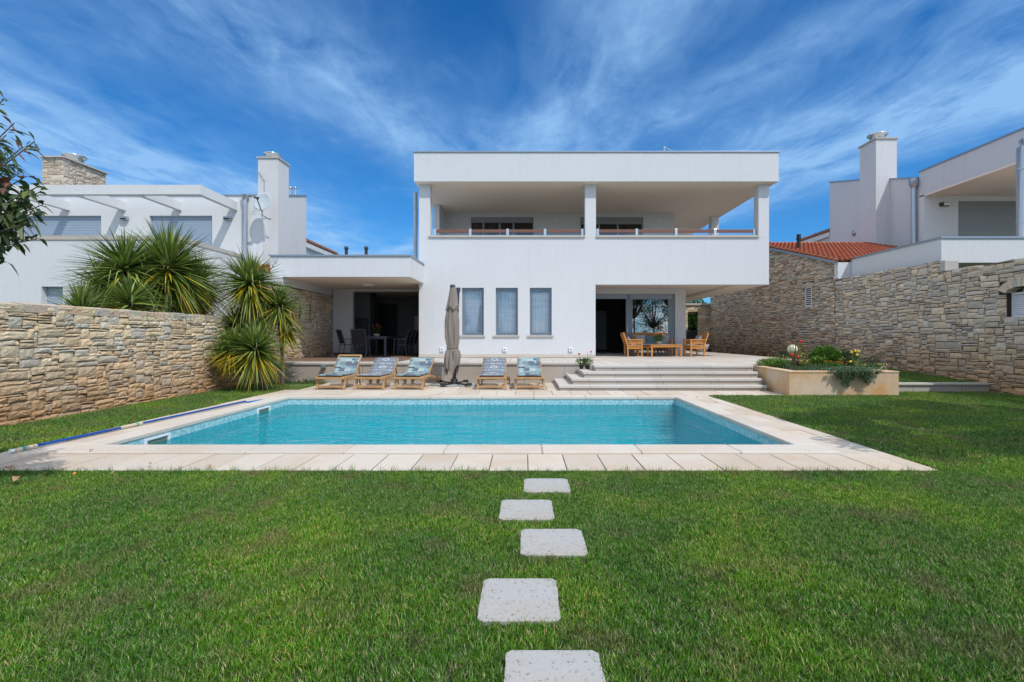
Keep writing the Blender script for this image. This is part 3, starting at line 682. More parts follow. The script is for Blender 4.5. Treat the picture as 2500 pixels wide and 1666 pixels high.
def tiles(mb, x0, x1, e0, e1, tw=.175, tl=.33):
    """barrel tiles; e0=(y,z) eave, e1=(y,z) ridge"""
    e0 = Vector((0, *e0)); e1 = Vector((0, *e1)); L = (e1 - e0).length; d_ = (e1 - e0) / L; nrm = Vector((1, 0, 0)).cross(d_)
    if nrm.z < 0: nrm = -nrm
    nr = int(L / tl); nc = int((x1 - x0) / tw)
    mb.add([(x0, e0.y, e0.z), (x1, e0.y, e0.z), (x1, e1.y, e1.z), (x0, e1.y, e1.z)], [(0, 1, 2, 3)])
    rr = random.Random(4)
    for r0 in range(nr + 1):
        for c0 in range(nc):
            xc = x0 + (c0 + .5) * tw + rr.uniform(-.008, .008)
            s0 = r0 * tl - .03; s1 = min(s0 + tl + .05, L)
            vs = []
            for s_, rad, lift in ((s0, tw * .46, .045), (s1, tw * .36, .012)):
                for q in range(7):
                    an = math.pi * q / 6
                    vs.append(Vector((xc + math.cos(an) * rad, 0, 0)) + e0 + d_ * s_ + nrm * (math.sin(an) * rad * .8 + lift))
            mb.add(vs, [(q, q + 1, q + 8, q + 7) for q in range(6)] + [tuple(range(7))], None, True)
k = MB(); tiles(k, XW - .06, 16.4, (17.5, EZ - .02), (PK, PKZ + .06)); tiles(k, XW - .06, 16.4, (29.8, EZ - .12), (PK, PKZ + .06))
for i in range(16):
    xx = XW - .06 + i * .34
    k.tube([(xx, PK, PKZ + .07), (xx + .37, PK, PKZ + .05)], [.12, .10], 8, col=None)
rf = k.build('roof', ORANGET, barn)
MB().bar((XW - .09, 17.45, EZ - .07), (XW - .09, PK, PKZ + .0), .05, .07).build('verge', METALCAP, rf)
MB().bar((XW - .09, PK, PKZ), (XW - .09, 29.8, EZ - .15), .05, .07).build('verge', METALCAP, rf)
fy = 21.2; fx = PX(1950, fy)
k = MB().tube([(fx, fy, PZ(612, fy)), (fx, fy, PZ(585, fy))], .07, 12).tube([(fx, fy, PZ(586, fy)), (fx, fy, PZ(581, fy))], [.1, .1], 12).tube([(fx, fy, PZ(581, fy)), (fx, fy, PZ(573, fy))], [.075, .09], 12)
k.build('flue', BLACKM, barn)
MB().tube([(fx, fy, PZ(622, fy)), (fx, fy, PZ(611, fy))], .1, 12).build('flue_collar', WHITEP, barn)
MB().box(XW + .301, 16.3, 18.35, 29.5, 0, 3.9).build('body', STUCCO2, barn)
# rear gate wall with arch
gw = tag(empty('rear_garden_wall', (9.5, 29.8, TZ)), 'pale stone wall with an arched gateway at the far end of the terrace', 'stone wall')
ax0, ax1, azt = PX(1679, 29.8), PX(1703.5, 29.8), PZ(766, 29.8)
Tg = lambda a, b_, c: (4.0 + a, 29.7 - c, b_)
hg = lambda a, b_: ax0 < 4.0 + a < ax1 and b_ < azt + .08
stone_mesh(7.6, lambda q: PZ(744, 29.7) - .05, Tg, 41, pal=PAL_L, n=3, holes=[hg], cw=.075, ch=.065, z0=TZ).build('stone_face', STONE_L, gw)
MB().wall(4, 11.6, 0, PZ(744, 29.7) - .05, 29.74, 30.0, [(ax0, ax1, TZ, azt)]).build('core', MORTAR, gw, fix=True)
MB().box(3.95, 11.5, 29.62, 30.05, PZ(744, 29.7) - .045, PZ(744, 29.7) + .07).build('cap', CAPSTONE, gw, bevel=.01)

# ---------------------------------------------------------------- VILLA
FY = 17.6
V = tag(empty('white_villa', (2.4, 18, TZ)), 'two-storey white stucco villa with a wide covered balcony behind the pool', 'villa')
XL, XR = -3.71, 8.62
win = []
for a, b_ in ((1127.5, 1181.2), (1210.2, 1264.4), (1293.5, 1347)):
    win.append((PX(a, FY), PX(b_, FY), PZ(819, FY), PZ(703, FY)))
k = MB().wall(XL, XR, TZ + .004, 4.81, FY, FY + .28, [tuple(w_) for w_ in win] + [(2.51, 9, 0, 3.162)])
k.build('facade_wall', STUCCO, V, fix=True)
MB().box(XL, 2.50, FY - .022, FY - .001, TZ + .02, TZ + .125).build('plinth', COPING, V)
for q_ in ((XL, XL + .25, FY + .281, 29, TZ + .004, 4.6), (2.23, 2.51, FY + .281, 20.2, TZ + .004, 3.27), (8.40, XR, FY + .281, 29, 3.281, 4.81), (XL + .251, 6.52, 28.75, 29, TZ, 3.27)):
    MB().box(*q_).build('side_wall', STUCCO, V)
k = MB().wall(2.511, 6.53, TZ + .004, 3.278, 20.2, 20.42, [(2.6, 6.10, TZ, 3.055)]); k.box(6.31, 6.53, 20.421, 29, TZ + .004, 3.278)
k.build('recess_wall', STUCCO, V, fix=True)
k = MB().box(XL + .252, 2.229, FY + .282, 28.7, 3.28, 3.9); k.box(2.23, 8.398, FY + .282, 28.7, 3.281, 3.9)
k.build('balcony_slab', SOFFIT, V)
MB().box(7.70, XR - .002, FY + .282, 29, 3.163, 3.279).build('edge_beam', SOFFIT, V)
for xx, yy in ((3.6, 19.0), (5.1, 19.0), (7.0, 19.0), (7.0, 22)):
    MB().lathe((xx, yy, 3.262), [(.05, 0), (.055, .018)], 14).build('downlight', STEEL, V)
# upper storey
d1 = (-2.318, .401, 3.9, 6.51); d2 = (2.43, 5.15, 3.9, 6.51)
k = MB().wall(XL, 6.49, 3.9, 6.695, 21.65, 21.9, [d1, d2]); k.box(6.24, 6.49, 21.901, 28.9, 3.9, 6.695); k.box(XL, XL + .25, 20.35, 21.649, 3.9, 6.695); k.box(XL, XL + .25, 21.901, 28.9, 3.9, 6.695)
k.build('upper_wall', STUCCO, V, fix=True)
k = MB().box(XL, 6.49, 28.91, 29.1, 3.9, 6.695); k.build('rear_wall', STUCCO, V)
for x0, x1 in ((XL, PX(1050, FY)), (PX(1428.8, FY), PX(1455, FY)), (PX(1852, FY), XR)):
    MB().box(x0, x1, FY, FY + .36, 4.812, 6.695).build('column', STUCCO, V)
MB().box(8.35, 8.67, 22.28, 22.62, 4.0, 6.695).build('column', STUCCO, V)
MB().box(-3.82, 8.81, 17.3, 29.5, 6.701, 7.70).build('roof_fascia', STUCCO, V)
MB().box(-3.78, 8.77, 17.35, 29.45, 6.6955, 6.7).build('soffit', SOFFIT, V)
MB().box(-3.85, 8.84, 17.27, 29.52, 7.701, 7.745).build('roof_edging', METALCAP, V, bevel=.004)
for x0, x1 in ((PX(1047, FY), PX(1428.4, FY)), (PX(1455.4, FY), PX(1852.5, FY))):
    s_ = MB().box(x0, x1, FY - .05, FY + .33, 4.812, 4.89).build('balcony_sill', CAPSTONE, V, bevel=.008)
yr = FY + .16
posts = [(1062, 1148, 1239.3, 1330.6, 1421.6), (1459, 1554.5, 1650.6, 1745.7, 1842)]
for grp in posts:
    for i, px in enumerate(grp):
        x = PX(px, yr)
        MB().box(x - .045, x + .045, yr - .02, yr + .02, 4.892, 5.155).build('rail_post', STEEL, V, bevel=.003)
        if i < len(grp) - 1:
            x2 = PX(grp[i + 1], yr)
            MB().box(x + .047, x2 - .047, yr - .02, yr + .015, 5.02, 5.13).build('hand_rail', REDWOOD, V, bevel=.004)
            MB().box(x + .05, x2 - .05, yr + .018, yr + .024, 4.9, 5.015).build('rail_panel', RAILGL, V)
def door_window(x0, x1, z0, z1, Y, shut_h, mull, curt=CURTB, glass=UPGLASS):
    fr = MB().wall(x0 + .002, x1 - .002, z0 + .002, z1 - .002, Y + .08, Y + .15, [(a, b_, z0 + .06, z1 - shut_h) for a, b_ in mull])
    fo = fr.build('balcony_door', FRAMEM, V, fix=True)
    k = MB(); n = int(shut_h / .055)
    for i in range(n): k.box(x0 + .05, x1 - .05, Y + .03, Y + .055, z1 - shut_h + i * shut_h / n + .008, z1 - shut_h + (i + 1) * shut_h / n)
    k.build('shutter_box', SHUTD, fo)
    for a, b_ in mull:
        MB().box(a, b_, Y + .11, Y + .118, z0 + .06, z1 - shut_h).build('pane', glass, fo)
    k = MB(); vs = []; m = 90
    for i in range(m + 1):
        xx = x0 + .1 + (x1 - x0 - .2) * i / m; yy = Y + .34 + .045 * math.sin(i * 1.3) + .02 * math.sin(i * .37)
        vs += [(xx, yy, z0 + .05), (xx, yy, z1)]
    k.add(vs, [(2 * i, 2 * i + 2, 2 * i + 3, 2 * i + 1) for i in range(m)], None, True); k.build('curtain', curt, fo)
    return fo
def mulls(x0, x1, fr): return [(x0 + (x1 - x0) * a + .04, x0 + (x1 - x0) * b_ - .04) for a, b_ in fr]
door_window(*d1, 21.65, .24, mulls(d1[0], d1[1], ((0, .2), (.2, .46), (.46, .68), (.68, 1))))
door_window(*d2, 21.65, .30, mulls(d2[0], d2[1], ((0, .3), (.3, .6), (.6, 1))))
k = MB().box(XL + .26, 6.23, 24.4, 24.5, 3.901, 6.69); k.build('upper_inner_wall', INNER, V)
for px in (1109.6, 1608.8):
    x = PX(px, 21.6); z = PZ(537, 21.6); MB().wall(x - .09, x + .09, z - .06, z + .06, 21.62, 21.649, [(x - .05, x + .05, z - .02, z + .03)]).build('wall_lamp', WHITEP, V)
x, z = PX(1359.7, 21.6), PZ(537.6, 21.6)
MB().wall(-.07, .07, -.07, .07, 21.62, 21.649, [(-.035, .035, -.035, .035)], T=lambda a, y, c: (x + (a - c) * .707, y, z + (a + c) * .707)).build('wall_lamp', WHITEP, V)
# ground floor windows
for (x0, x1, z0, z1) in win:
    fr = MB().wall(x0 + .001, x1 - .001, z0 + .001, z1 - .001, FY + .12, FY + .20, [(x0 + .06, x1 - .06, z0 + .06, z1 - .07)]).build('window', FRAMEM, V, fix=True)
    MB().wall(x0 + .062, x1 - .062, z0 + .062, z1 - .072, FY + .105, FY + .17, [(x0 + .10, x1 - .10, z0 + .10, z1 - .11)]).build('sash', FRAMEM, fr, fix=True)
    MB().box(x0 + .10, x1 - .10, FY + .14, FY + .146, z0 + .10, z1 - .11).build('pane', GLASS, fr)
    k = MB(); vs = []; m = 60; ph = rnd.random() * 6
    for i in range(m + 1):
        xx = x0 + .07 + (x1 - x0 - .14) * i / m; yy = FY + .235 + .028 * math.sin(i * .95 + ph) + .016 * math.sin(i * .41 + ph)
        vs += [(xx, yy, z0 + .03), (xx, yy, z1 - .02)]
    k.add(vs, [(2 * i, 2 * i + 2, 2 * i + 3, 2 * i + 1) for i in range(m)], None, True); k.build('curtain', CURTAIN, fr)
    MB().box(x0 - .085, x1 + .06, FY - .055, FY + .10, z0 - .058, z0 - .001).build('sill', CAPSTONE, fr, bevel=.006)
for px in (1079.5, 1232.5, 1393.5):
    x, z = PX(px, FY), PZ(853.5, FY)
    fo = MB().box(x - .072, x + .072, FY - .055, FY - .001, z - .075, z + .075).build('outdoor_socket', WHITEP, V, bevel=.012)
    MB().lathe((0, 0, 0), [(.001, 0), (.02, 0), (.02, .006), (.001, .006)], 10).build('socket_hole', BLACKM, fo)
    h_ = bpy.data.objects[-1] if False else children(fo)[0]
    h_.rotation_euler = (R(90), 0, 0); h_.location = (x - V.location.x, FY - .056 - V.location.y, z - V.location.z)
    h_.data.transform(Matrix.Translation(V.location))
# patio door
px0, px1, pz1 = 2.6, 6.10, 3.055
fx0, fx1 = 4.39, 5.98
sd = MB().wall(px0 + .002, px1 - .002, TZ + .005, pz1 - .002, 20.27, 20.36, [(px0 + .05, 4.12, TZ + .05, pz1 - .2), (fx0, fx1 - .13, TZ + .10, pz1 - .22)]).build('patio_door', FRAMEM, V, fix=True)
MB().box(fx0, fx1 - .13, 20.31, 20.316, TZ + .10, pz1 - .22).build('pane', DOORGL, sd)
k = MB()
for i in range(4): k.box(px0 + .03, 4.16, 20.235, 20.255, pz1 - .19 + i * .045, pz1 - .155 + i * .045); k.box(4.30, px1 - .12, 20.235, 20.255, pz1 - .19 + i * .045, pz1 - .155 + i * .045)
k.build('shutter_box', SHUTM, sd)
MB().box(4.13, 4.24, 20.235, 20.268, TZ + .03, pz1 - .21).build('sliding_stile', FRAMEM, sd, bevel=.004)
MB().box(4.165, 4.195, 20.205, 20.235, 1.52, 1.72).build('handle', STEEL, sd, bevel=.006)
k = MB(); vs = []; m = 80
for i in range(m + 1):
    xx = fx0 - .05 + 1.65 * i / m; yy = 20.60 + .035 * math.sin(i * 1.25)
    vs += [(xx, yy, TZ + .03), (xx, yy, pz1)]
k.add(vs, [(2 * i, 2 * i + 2, 2 * i + 3, 2 * i + 1) for i in range(m)], None, True); k.build('curtain', CURTB, sd)
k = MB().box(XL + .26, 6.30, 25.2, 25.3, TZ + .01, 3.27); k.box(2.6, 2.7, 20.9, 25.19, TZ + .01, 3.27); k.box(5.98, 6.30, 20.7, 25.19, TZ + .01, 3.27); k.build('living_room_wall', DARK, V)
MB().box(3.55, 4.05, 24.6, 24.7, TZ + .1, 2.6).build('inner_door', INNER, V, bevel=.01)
# console with orchid inside the open door
cx = 2.84
cons = tag(empty('side_table', (cx, 21.4, TZ)), 'small white side table just inside the dark open patio door', 'side table')
MB().box(cx - .16, cx + .2, 21.2, 21.6, 1.17, 1.21).build('top', WHITEP, cons, bevel=.004)
for ax in (-.15, .17):
    for ay in (21.22, 21.56): MB().box(cx + ax, cx + ax + .03, ay, ay + .03, TZ + .006, 1.17).build('leg', WHITEP, cons)
MB().box(cx - .12, cx + .17, 21.24, 21.55, .78, .80).build('shelf', WHITEP, cons)
orc = tag(empty('white_orchid', (cx - .02, 21.4, 1.21)), 'white orchid on the little table inside the open patio door', 'flower')
k = MB().lathe((cx - .02, 21.4, 1.21), [(.05, 0), (.07, .12), (.06, .12), (.001, .10)], 12); k.build('pot', WHITEP, orc)
k = MB().tube([(cx - .02, 21.4, 1.31), (cx - .06, 21.38, 1.6), (cx + .02, 21.35, 1.95), (cx + .1, 21.33, 2.0)], .006, 5); k.build('stem', mat_plain('stem_green', (.06, .12, .03), .6), orc)
k = MB()
for i in range(9):
    c_ = (cx - .02 + rnd.uniform(-.05, .1), 21.35 + rnd.uniform(-.04, .04), 1.5 + i * .06)
    for q in range(5):
        a_ = q * 1.256; k.sphere((c_[0] + .025 * math.cos(a_), c_[1], c_[2] + .025 * math.sin(a_)), .02, 6, 4)
k.build('blossom', WHITEP, orc)
# roof items
k = MB().tube([(PX(1622, 24), 24, 7.745), (PX(1622, 24), 24, PZ(358, 24))], .025, 6).tube([(PX(1621, 24), 24, PZ(358, 24)), (PX(1644, 24), 24, PZ(371, 24))], .012, 5)
for i in range(6):
    xx = PX(1625 + i * 3.6, 24); zz_ = PZ(360 + i * 1.9, 24); k.tube([(xx, 23.7, zz_), (xx, 24.3, zz_ + .06)], .006, 4)
tag(k.build('tv_antenna', STEEL), 'thin aerial rising from the flat roof of the villa', 'antenna')
MB().lathe((PX(1083, 20), 20, 7.745), [(.3, 0), (.3, .02), (.26, .10), (.001, .12)], 16).build('roof_vent', METALGREY, V)
# down pipe at the left corner
px_, py_ = PX(1014, 18.6), 18.6
k = MB().tube([(px_, py_, 4.0), (px_, py_, 6.69)], .075, 12).tube([(px_, py_, 4.45), (px_, py_, 4.5)], .09, 12).tube([(px_, py_, 6.1), (px_, py_, 6.14)], .09, 12)
k.box(px_ + .05, XL + .0, py_ - .01, py_ + .01, 6.11, 6.13)
k.build('drainpipe', METALGREY, V)
k = MB().box(-3.98, -3.855, 18.4, 18.75, 6.95, 7.3); k.build('drain_box', METALGREY, V, bevel=.02)

# porch canopy
k = MB().prism([(-7.98, 15.7), (-3.58, 15.7), (-3.55, FY - .002), (-3.712, FY - .002), (-3.712, 24.0), (-7.98, 24.0)], 3.205, 3.85); k.build('porch_canopy', STUCCO, V, fix=True)
k = MB().prism([(-7.94, 15.75), (-3.63, 15.75), (-3.60, FY - .01), (-3.714, FY - .01), (-3.714, 23.97), (-7.94, 23.97)], 3.20, 3.2045); k.build('porch_soffit', SOFFIT, V, fix=True)
k = MB().prism([(-8.01, 15.66), (-3.555, 15.66), (-3.52, FY - .002), (-3.712, FY - .002), (-3.712, 16.0), (-8.01, 16.0)], 3.851, 3.90); k.build('canopy_edging', METALCAP, V, fix=True)
MB().box(-7.96, -7.60, 14.7, 19.765, 2.945, 3.199).build('porch_beam', STUCCO, V)
k = MB().wall(-7.58, -3.713, TZ + .022, 3.198, 19.77, 19.97, [(PX(861, 19.77), -3.7, 0, PZ(712, 19.77))]); k.build('porch_rear_wall', STUCCO, V, fix=True)
MB().box(-7.575, PX(861, 19.77) - .01, 19.74, 19.769, TZ + .022, TZ + .11).build('skirting', PORCHF, V)
MB().lathe((-5.62, 17.96, 3.14), [(.001, 0), (.17, 0), (.21, .02), (.22, .06)], 28).build('ceiling_lamp', WHITEP, V)
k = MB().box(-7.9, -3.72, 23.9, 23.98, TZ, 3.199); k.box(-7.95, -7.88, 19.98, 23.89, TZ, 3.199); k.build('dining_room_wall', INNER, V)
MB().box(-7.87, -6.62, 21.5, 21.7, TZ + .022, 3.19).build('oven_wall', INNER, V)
MB().box(-6.60, -6.42, 21.4, 21.7, TZ + .022, 3.19).build('dark_pillar', BLACKM, V)
k = MB().wall(-7.4, -6.70, 1.35, 2.12, 21.44, 21.49, [(-7.4 + .03 + .082 * i, -7.4 + .10 + .082 * i, 1.38 + .082 * j, 1.45 + .082 * j) for i in range(8) for j in range(9)])
k.build('bottle_rack', BLACKM, V, fix=True)
dr = MB().box(PX(923, 23.8), PX(970, 23.8), 23.84, 23.89, TZ + .022, PZ(743, 23.8)).build('dark_door', BLACKM, V, bevel=.01)
fp = tag(empty('fireplace', (-4.3, 22.2, TZ)), 'pale masonry barbecue fireplace with dark beam at the right of the porch room', 'fireplace')
MB().box(-4.82, -3.74, 21.9, 22.8, TZ + .022, 1.42).box(-4.82, -4.62, 21.95, 22.8, 1.42, 2.24).box(-4.61, -3.74, 22.6, 22.8, 1.42, 2.24).build('body', mat_plain('fireplace_plaster', (.42, .38, .34), .9), fp, fix=False)
MB().box(-4.9, -3.74, 21.8, 22.8, 2.241, 2.47).build('beam', BLACKM, fp, bevel=.01)
k = MB().add([(-4.7, 21.95, 2.471), (-3.74, 21.95, 2.471), (-3.74, 22.8, 2.471), (-4.7, 22.8, 2.471), (-4.1, 22.3, 3.19), (-3.74, 22.3, 3.19), (-3.74, 22.8, 3.19), (-4.1, 22.8, 3.19)], [(0, 1, 5, 4), (1, 2, 6, 5), (2, 3, 7, 6), (3, 0, 4, 7)])
k.build('hood', mat_plain('fireplace_hood', (.45, .42, .40), .9), fp)
MB().box(-4.55, -3.76, 21.88, 21.9, .7, 1.25).build('opening', BLACKM, fp); MB().box(-4.4, -3.9, 22.56, 22.6, 1.6, 2.1).build('opening', BLACKM, fp)
# porch roof flues
for px in (845.5, 894):
    x = PX(px, 20); k = MB().tube([(x, 20, 3.86), (x, 20, PZ(608, 20))], .06, 10).tube([(x, 20, PZ(609, 20)), (x, 20, PZ(606, 20))], .085, 10).tube([(x, 20, PZ(606, 20)), (x, 20, PZ(602, 20))], [.085, .06], 10)
    k.build('flue', BLACKM, V)

# ---------------------------------------------------------------- LEFT NEIGHBOUR
N = tag(empty('white_neighbour_house', (-16, 20, 0)), 'white neighbouring house on the left with pergola beams, grey shutters and a tall chimney', 'house')
NX = -12.12; NF = 17.43
w1 = (PX(101, NF), PX(153.5, NF), PZ(765, NF), PZ(700, NF)); w2 = (PX(190, NF), PX(243, NF), PZ(765, NF), PZ(700, NF))
w3 = (PX(430, 19.5), PX(500, 19.5), .9, 2.6)
k = MB().wall(-32, NX, 0, 4.70, NF, NF + .3, [w1, w2]); k.box(NX - .3, NX, NF + .301, 21.49, 0, 4.70); k.build('lower_wall', STUCCO2, N, fix=True)
k = MB().box(-32, NX + .03, NF - .03, NF + .33, 4.701, 4.845); k.box(NX - .33, NX + .03, NF + .331, 21.48, 4.701, 4.845); k.build('parapet_cap', CAPSTONE, N)
for w_ in (w1, w2):
    k = MB(); n = 16
    for i in range(n): k.box(w_[0] + .02, w_[1] - .02, NF + .20, NF + .225, w_[2] + (w_[3] - w_[2]) * i / n + .006, w_[2] + (w_[3] - w_[2]) * (i + 1) / n)
    k.box(w_[0], w_[1], NF + .226, NF + .25, w_[2], w_[3]); k.build('roller_shutter', SHUTM, N)
MB().box(-32, NX - .31, NF + .31, 21.4, 4.0, 4.1).build('terrace_slab', CONC, N)
NW = 21.5; ux = -11.26
s1 = (-22.4, PX(247, NW), 4.2, 6.53); s2 = (PX(365, NW), PX(518, NW), 4.2, 6.53)
k = MB().wall(-32, ux, 0, 7.38, NW, NW + .3, [s1, s2]); k.build('upper_wall', STUCCO2, N, fix=True)
MB().box(-32, ux + .04, NW - .04, NW + .4, 7.381, 7.44).build('roof_edging', METALCAP, N)
MB().box(-32, ux, NW + .301, 23.2, 0, 7.37).build('body', STUCCO2, N)
for w_ in (s1, s2):
    k = MB(); n = 34
    for i in range(n): k.box(w_[0] + .03, w_[1] - .03, NW + .12, NW + .15, w_[2] + (w_[3] - w_[2]) * i / n + .012, w_[2] + (w_[3] - w_[2]) * (i + 1) / n)
    k.box(w_[0], w_[1], NW + .16, NW + .18, w_[2], w_[3]); k.build('roller_shutter', SHUTM, N)
for i in range(7):
    x = -12.34 - 2.4 * i
    MB().box(x - .2, x, 19.26, NW - .001, 6.75, 7.11).build('pergola_beam', STUCCO2, N)
MB().box(-30, -12.34, 19.04, 19.259, 6.75, 7.11).build('pergola_front_beam', STUCCO2, N)
MB().box(-30, -12.7, NW - .25, NW - .001, 7.115, 7.2).build('pergola_ledge', STUCCO2, N) if False else None
for px in (302.7, 554.5):
    x, z = PX(px, NW - .1), PZ(533, NW - .1)
    fo = MB().box(x - .15, x + .15, NW - .16, NW - .001, z - .08, z + .08).build('wall_lamp', METALGREY, N, bevel=.02)
    MB().box(x - .12, x + .12, NW - .165, NW - .161, z - .06, z - .0).build('lens', BLACKM, fo)
k = MB().tube([(PX(602, NW), NW - .12, 3.0), (PX(602, NW), NW - .12, 7.2)], .10, 12); k.tube([(PX(602, NW), NW - .12, 7.1), (PX(602, NW), NW - .12, 7.38)], [.1, .2], 4); k.build('drainpipe', METALGREY, N)
# chimney
cx0, cx1, cy0, cy1, cz = -11.67, -10.79, 21.9, 22.9, 9.14
MB().box(cx0, cx1, cy0, cy1, 0, cz).build('chimney', STUCCO3, N)
MB().box(cx0 - .05, cx1 + .05, cy0 - .05, cy1 + .05, cz + .001, cz + .06).build('chimney_cap', CAPSTONE, N)
def cowl(parent, x, y, z, r):
    k = MB().lathe((x, y, z), [(r, 0), (r, r * .75), (r * 1.25, r * .8), (r * 1.35, r * .95), (r * 1.25, r * 1.05), (.001, r * 1.0)], 22); k.build('chimney_cowl', STEEL, parent)
cowl(N, (cx0 + cx1) / 2 - .05, (cy0 + cy1) / 2 - .05, cz + .06, .27)
k = MB().sideprism([(22.901, 0), (24.8, 0), (24.8, 8.31), (22.901, 7.78)], -14, -10.82); k.build('side_block', STUCCO3, N, fix=True)
k = MB().sideprism([(22.901, 7.781), (24.83, 8.315), (24.83, 8.36), (22.901, 7.83)], -14, -10.78); k.build('side_block_edging', METALCAP, N, fix=True)
for px in (709, 721):
    x = PX(px, 24); k = MB().tube([(x, 24, 8.1), (x, 24, 8.42)], .05, 8).lathe((x, 24, 8.42), [(.001, .0), (.14, .03), (.001, .12)], 12); k.build('roof_vent', STEEL, N)
# stone chimney
k = tag(empty('stone_chimney', (-20.4, 24, 7.0)), 'broad stone-clad chimney with steel cowl behind the left pergola', 'chimney')
MB().box(-22.15, -21.24, 23.04, 25.3, 6.4, 9.5).build('core', MORTAR, k)
pal = [(.60, .48, .36), (.58, .50, .40), (.55, .45, .34), (.62, .54, .44)]
stone_mesh(1.0, lambda q: 9.55, lambda a, b_, c: (-22.2 + a, 23.0 - c, b_), 51, pal=pal, n=3, z0=6.4, cw=.08, ch=.07).build('stone_front', STONE_L, k)
stone_mesh(2.34, lambda q: 9.55, lambda a, b_, c: (-21.2 + c, 23.0 + a, b_), 52, pal=pal, n=3, z0=6.4, cw=.08, ch=.07).build('stone_side', STONE_L, k)
MB().box(-22.28, -21.10, 22.9, 25.4, 9.56, 9.62).build('cap', CAPSTONE, k)
cowl(k, PX(182, 24), 24, 9.62, .36)
# low tiled roof between the houses
lt = tag(empty('tiled_lean_to', (-9.9, 18.8, 3)), 'scrap of orange tiled roof glimpsed between the palm trees and the porch', 'roof')
k = MB(); tiles(k, -10.45, -8.05, (18.3, 3.66), (19.9, 4.12)); k.build('roof', ORANGET, lt)
MB().box(-12.05, -8.05, 18.5, 19.9, 0, 3.69).build('wall', STUCCO3, lt)
for sgn, nm, lb in ((-1, 'left', 'distant tiled gable roof beyond the left neighbour house'), (1, 'right', 'distant tiled gable roof beyond the right neighbour house')):
    fr_ = tag(empty('tiled_house', (sgn * 14, 28, 3)), lb, 'house')
    X = -10.9 if sgn < 0 else 16.9 * 1.0
    if sgn < 0: y0, z0, y1, z1 = 24.9, 1.33 + .439 * 10.9, 29.1, 1.33 + .439 * 10.9
    else: y0, z0, y1, z1 = 27.62, 7.2, 30.8, 7.15
    MB().bar((X, y0, z0 - .18), (X, y1, z1 - .18), .12, .3).build('verge', STUCCO2, fr_)
    k = MB()
    for i in range(12): 
        yy = y0 + (y1 - y0) * i / 12; k.tube([(X - .0, yy, z0 + .01), (X, yy + (y1 - y0) / 12 + .04, z0 - .02)], [.12, .10], 8)
    k.build('verge_tiles', OLDTILE, fr_)
    MB().box(min(X - sgn * -.06, X + sgn * 4), max(X - sgn * -.06, X + sgn * 4), y0, y1, 0, z0 - .34).build('wall', STUCCO3, fr_)

# satellite dish and aerial
sd_ = tag(empty('satellite_dish', (-11.2, 21.2, 6)), 'pale satellite dish fixed beside the chimney of the left house', 'satellite dish')
dc = Vector((PX(642, 20.9), 20.9, PZ(494, 20.9))); nrm = Vector((-.12, -1, .22)).normalized(); r1 = nrm.cross(Vector((0, 0, 1))).normalized(); r2 = r1.cross(nrm)
k = MB(); vs = []; rings = 7; n = 32
for i in range(rings + 1):
    rr = .385 * i / rings + .002
    vs += [dc + r1 * math.cos(2 * math.pi * q / n) * rr + r2 * math.sin(2 * math.pi * q / n) * rr * 1.05 + nrm * (.42 * rr * rr) for q in range(n)]
fs = [(i * n + q, i * n + (q + 1) % n, (i + 1) * n + (q + 1) % n, (i + 1) * n + q) for i in range(rings) for q in range(n)]
k.add(vs, fs, None, True); o = k.build('reflector', mat_plain('dish_paint', (.50, .56, .60), .5), sd_)
so_ = o.modifiers.new('solid', 'SOLIDIFY'); so_.thickness = .012
hd = dc + nrm * .42 - r2 * .02
MB().bar(dc - r2 * .42, hd, .03, .03).build('arm', BLACKM, sd_)
MB().bar(hd + r1 * .1, hd - r1 * .1, .06, .05).bar(hd, hd - nrm * .12, .05, .05).build('receiver', BLACKM, sd_)
k = MB().tube([dc - nrm * .03 - r2 * .1, dc - nrm * .05 - r2 * .55, (dc.x, 21.48, dc.z - .60)], .022, 8).tube([(dc.x - .3, 21.46, dc.z - .56), (dc.x + .1, 21.46, dc.z - .56)], .02, 6); k.build('bracket', METALGREY, sd_)
ae = MB().tube([(PX(645, 21.2), 21.2, 6.9), (PX(645, 21.2), 21.2, PZ(441, 21.2))], .022, 8).tube([(PX(645, 21.2), 21.2, PZ(444, 21.2)), (PX(630, 20.6), 20.6, PZ(421, 20.6))], .014, 6)
for i in range(8):
    f_ = i / 7; a_ = Vector((PX(645, 21.2), 21.2, PZ(444, 21.2))).lerp(Vector((PX(630, 20.6), 20.6, PZ(421, 20.6))), f_)
    ae.tube([a_ + Vector((-.14, 0, 0)), a_ + Vector((.14, 0, 0))], .005, 4)
tag(ae.build('tv_antenna', METALGREY), 'thin aerial on a mast in front of the left white chimney', 'antenna')

# ---------------------------------------------------------------- RIGHT NEIGHBOUR
Q = tag(empty('grey_white_neighbour_house', (17, 20, 0)), 'shaded white neighbouring house on the right with a tall chimney and covered terrace', 'house')
QX = 11.45; QY = 13.72
k = MB().box(QX, 30, QY, QY + .22, 3.36, 4.02); k.box(QX, QX + .22, QY + .221, 18.15, 3.30, 4.02); k.build('parapet', STUCCO2, Q)
k = MB().box(QX - .03, 30, QY - .03, QY + .25, 4.021, 4.075); k.box(QX - .03, QX + .25, QY + .251, 18.15, 4.021, 4.075); k.build('parapet_edging', METALCAP, Q)
MB().box(QX + .221, 30, QY + .221, 17.2, 3.38, 3.5).build('terrace_slab', SOFFIT, Q)
MB().box(QX + .04, QX + .33, QY + .05, QY + .32, 0, 3.358).build('pier', STUCCO2, Q)
MB().box(QX + .4, 30, 17.21, 17.45, 0, 3.9).build('lower_wall', STUCCO2, Q)
UY, UX = 21.7, 17.36
sh = (PX(2339.5, UY), PX(2482, UY) + 1.2, 4.3, PZ(490.5, UY))
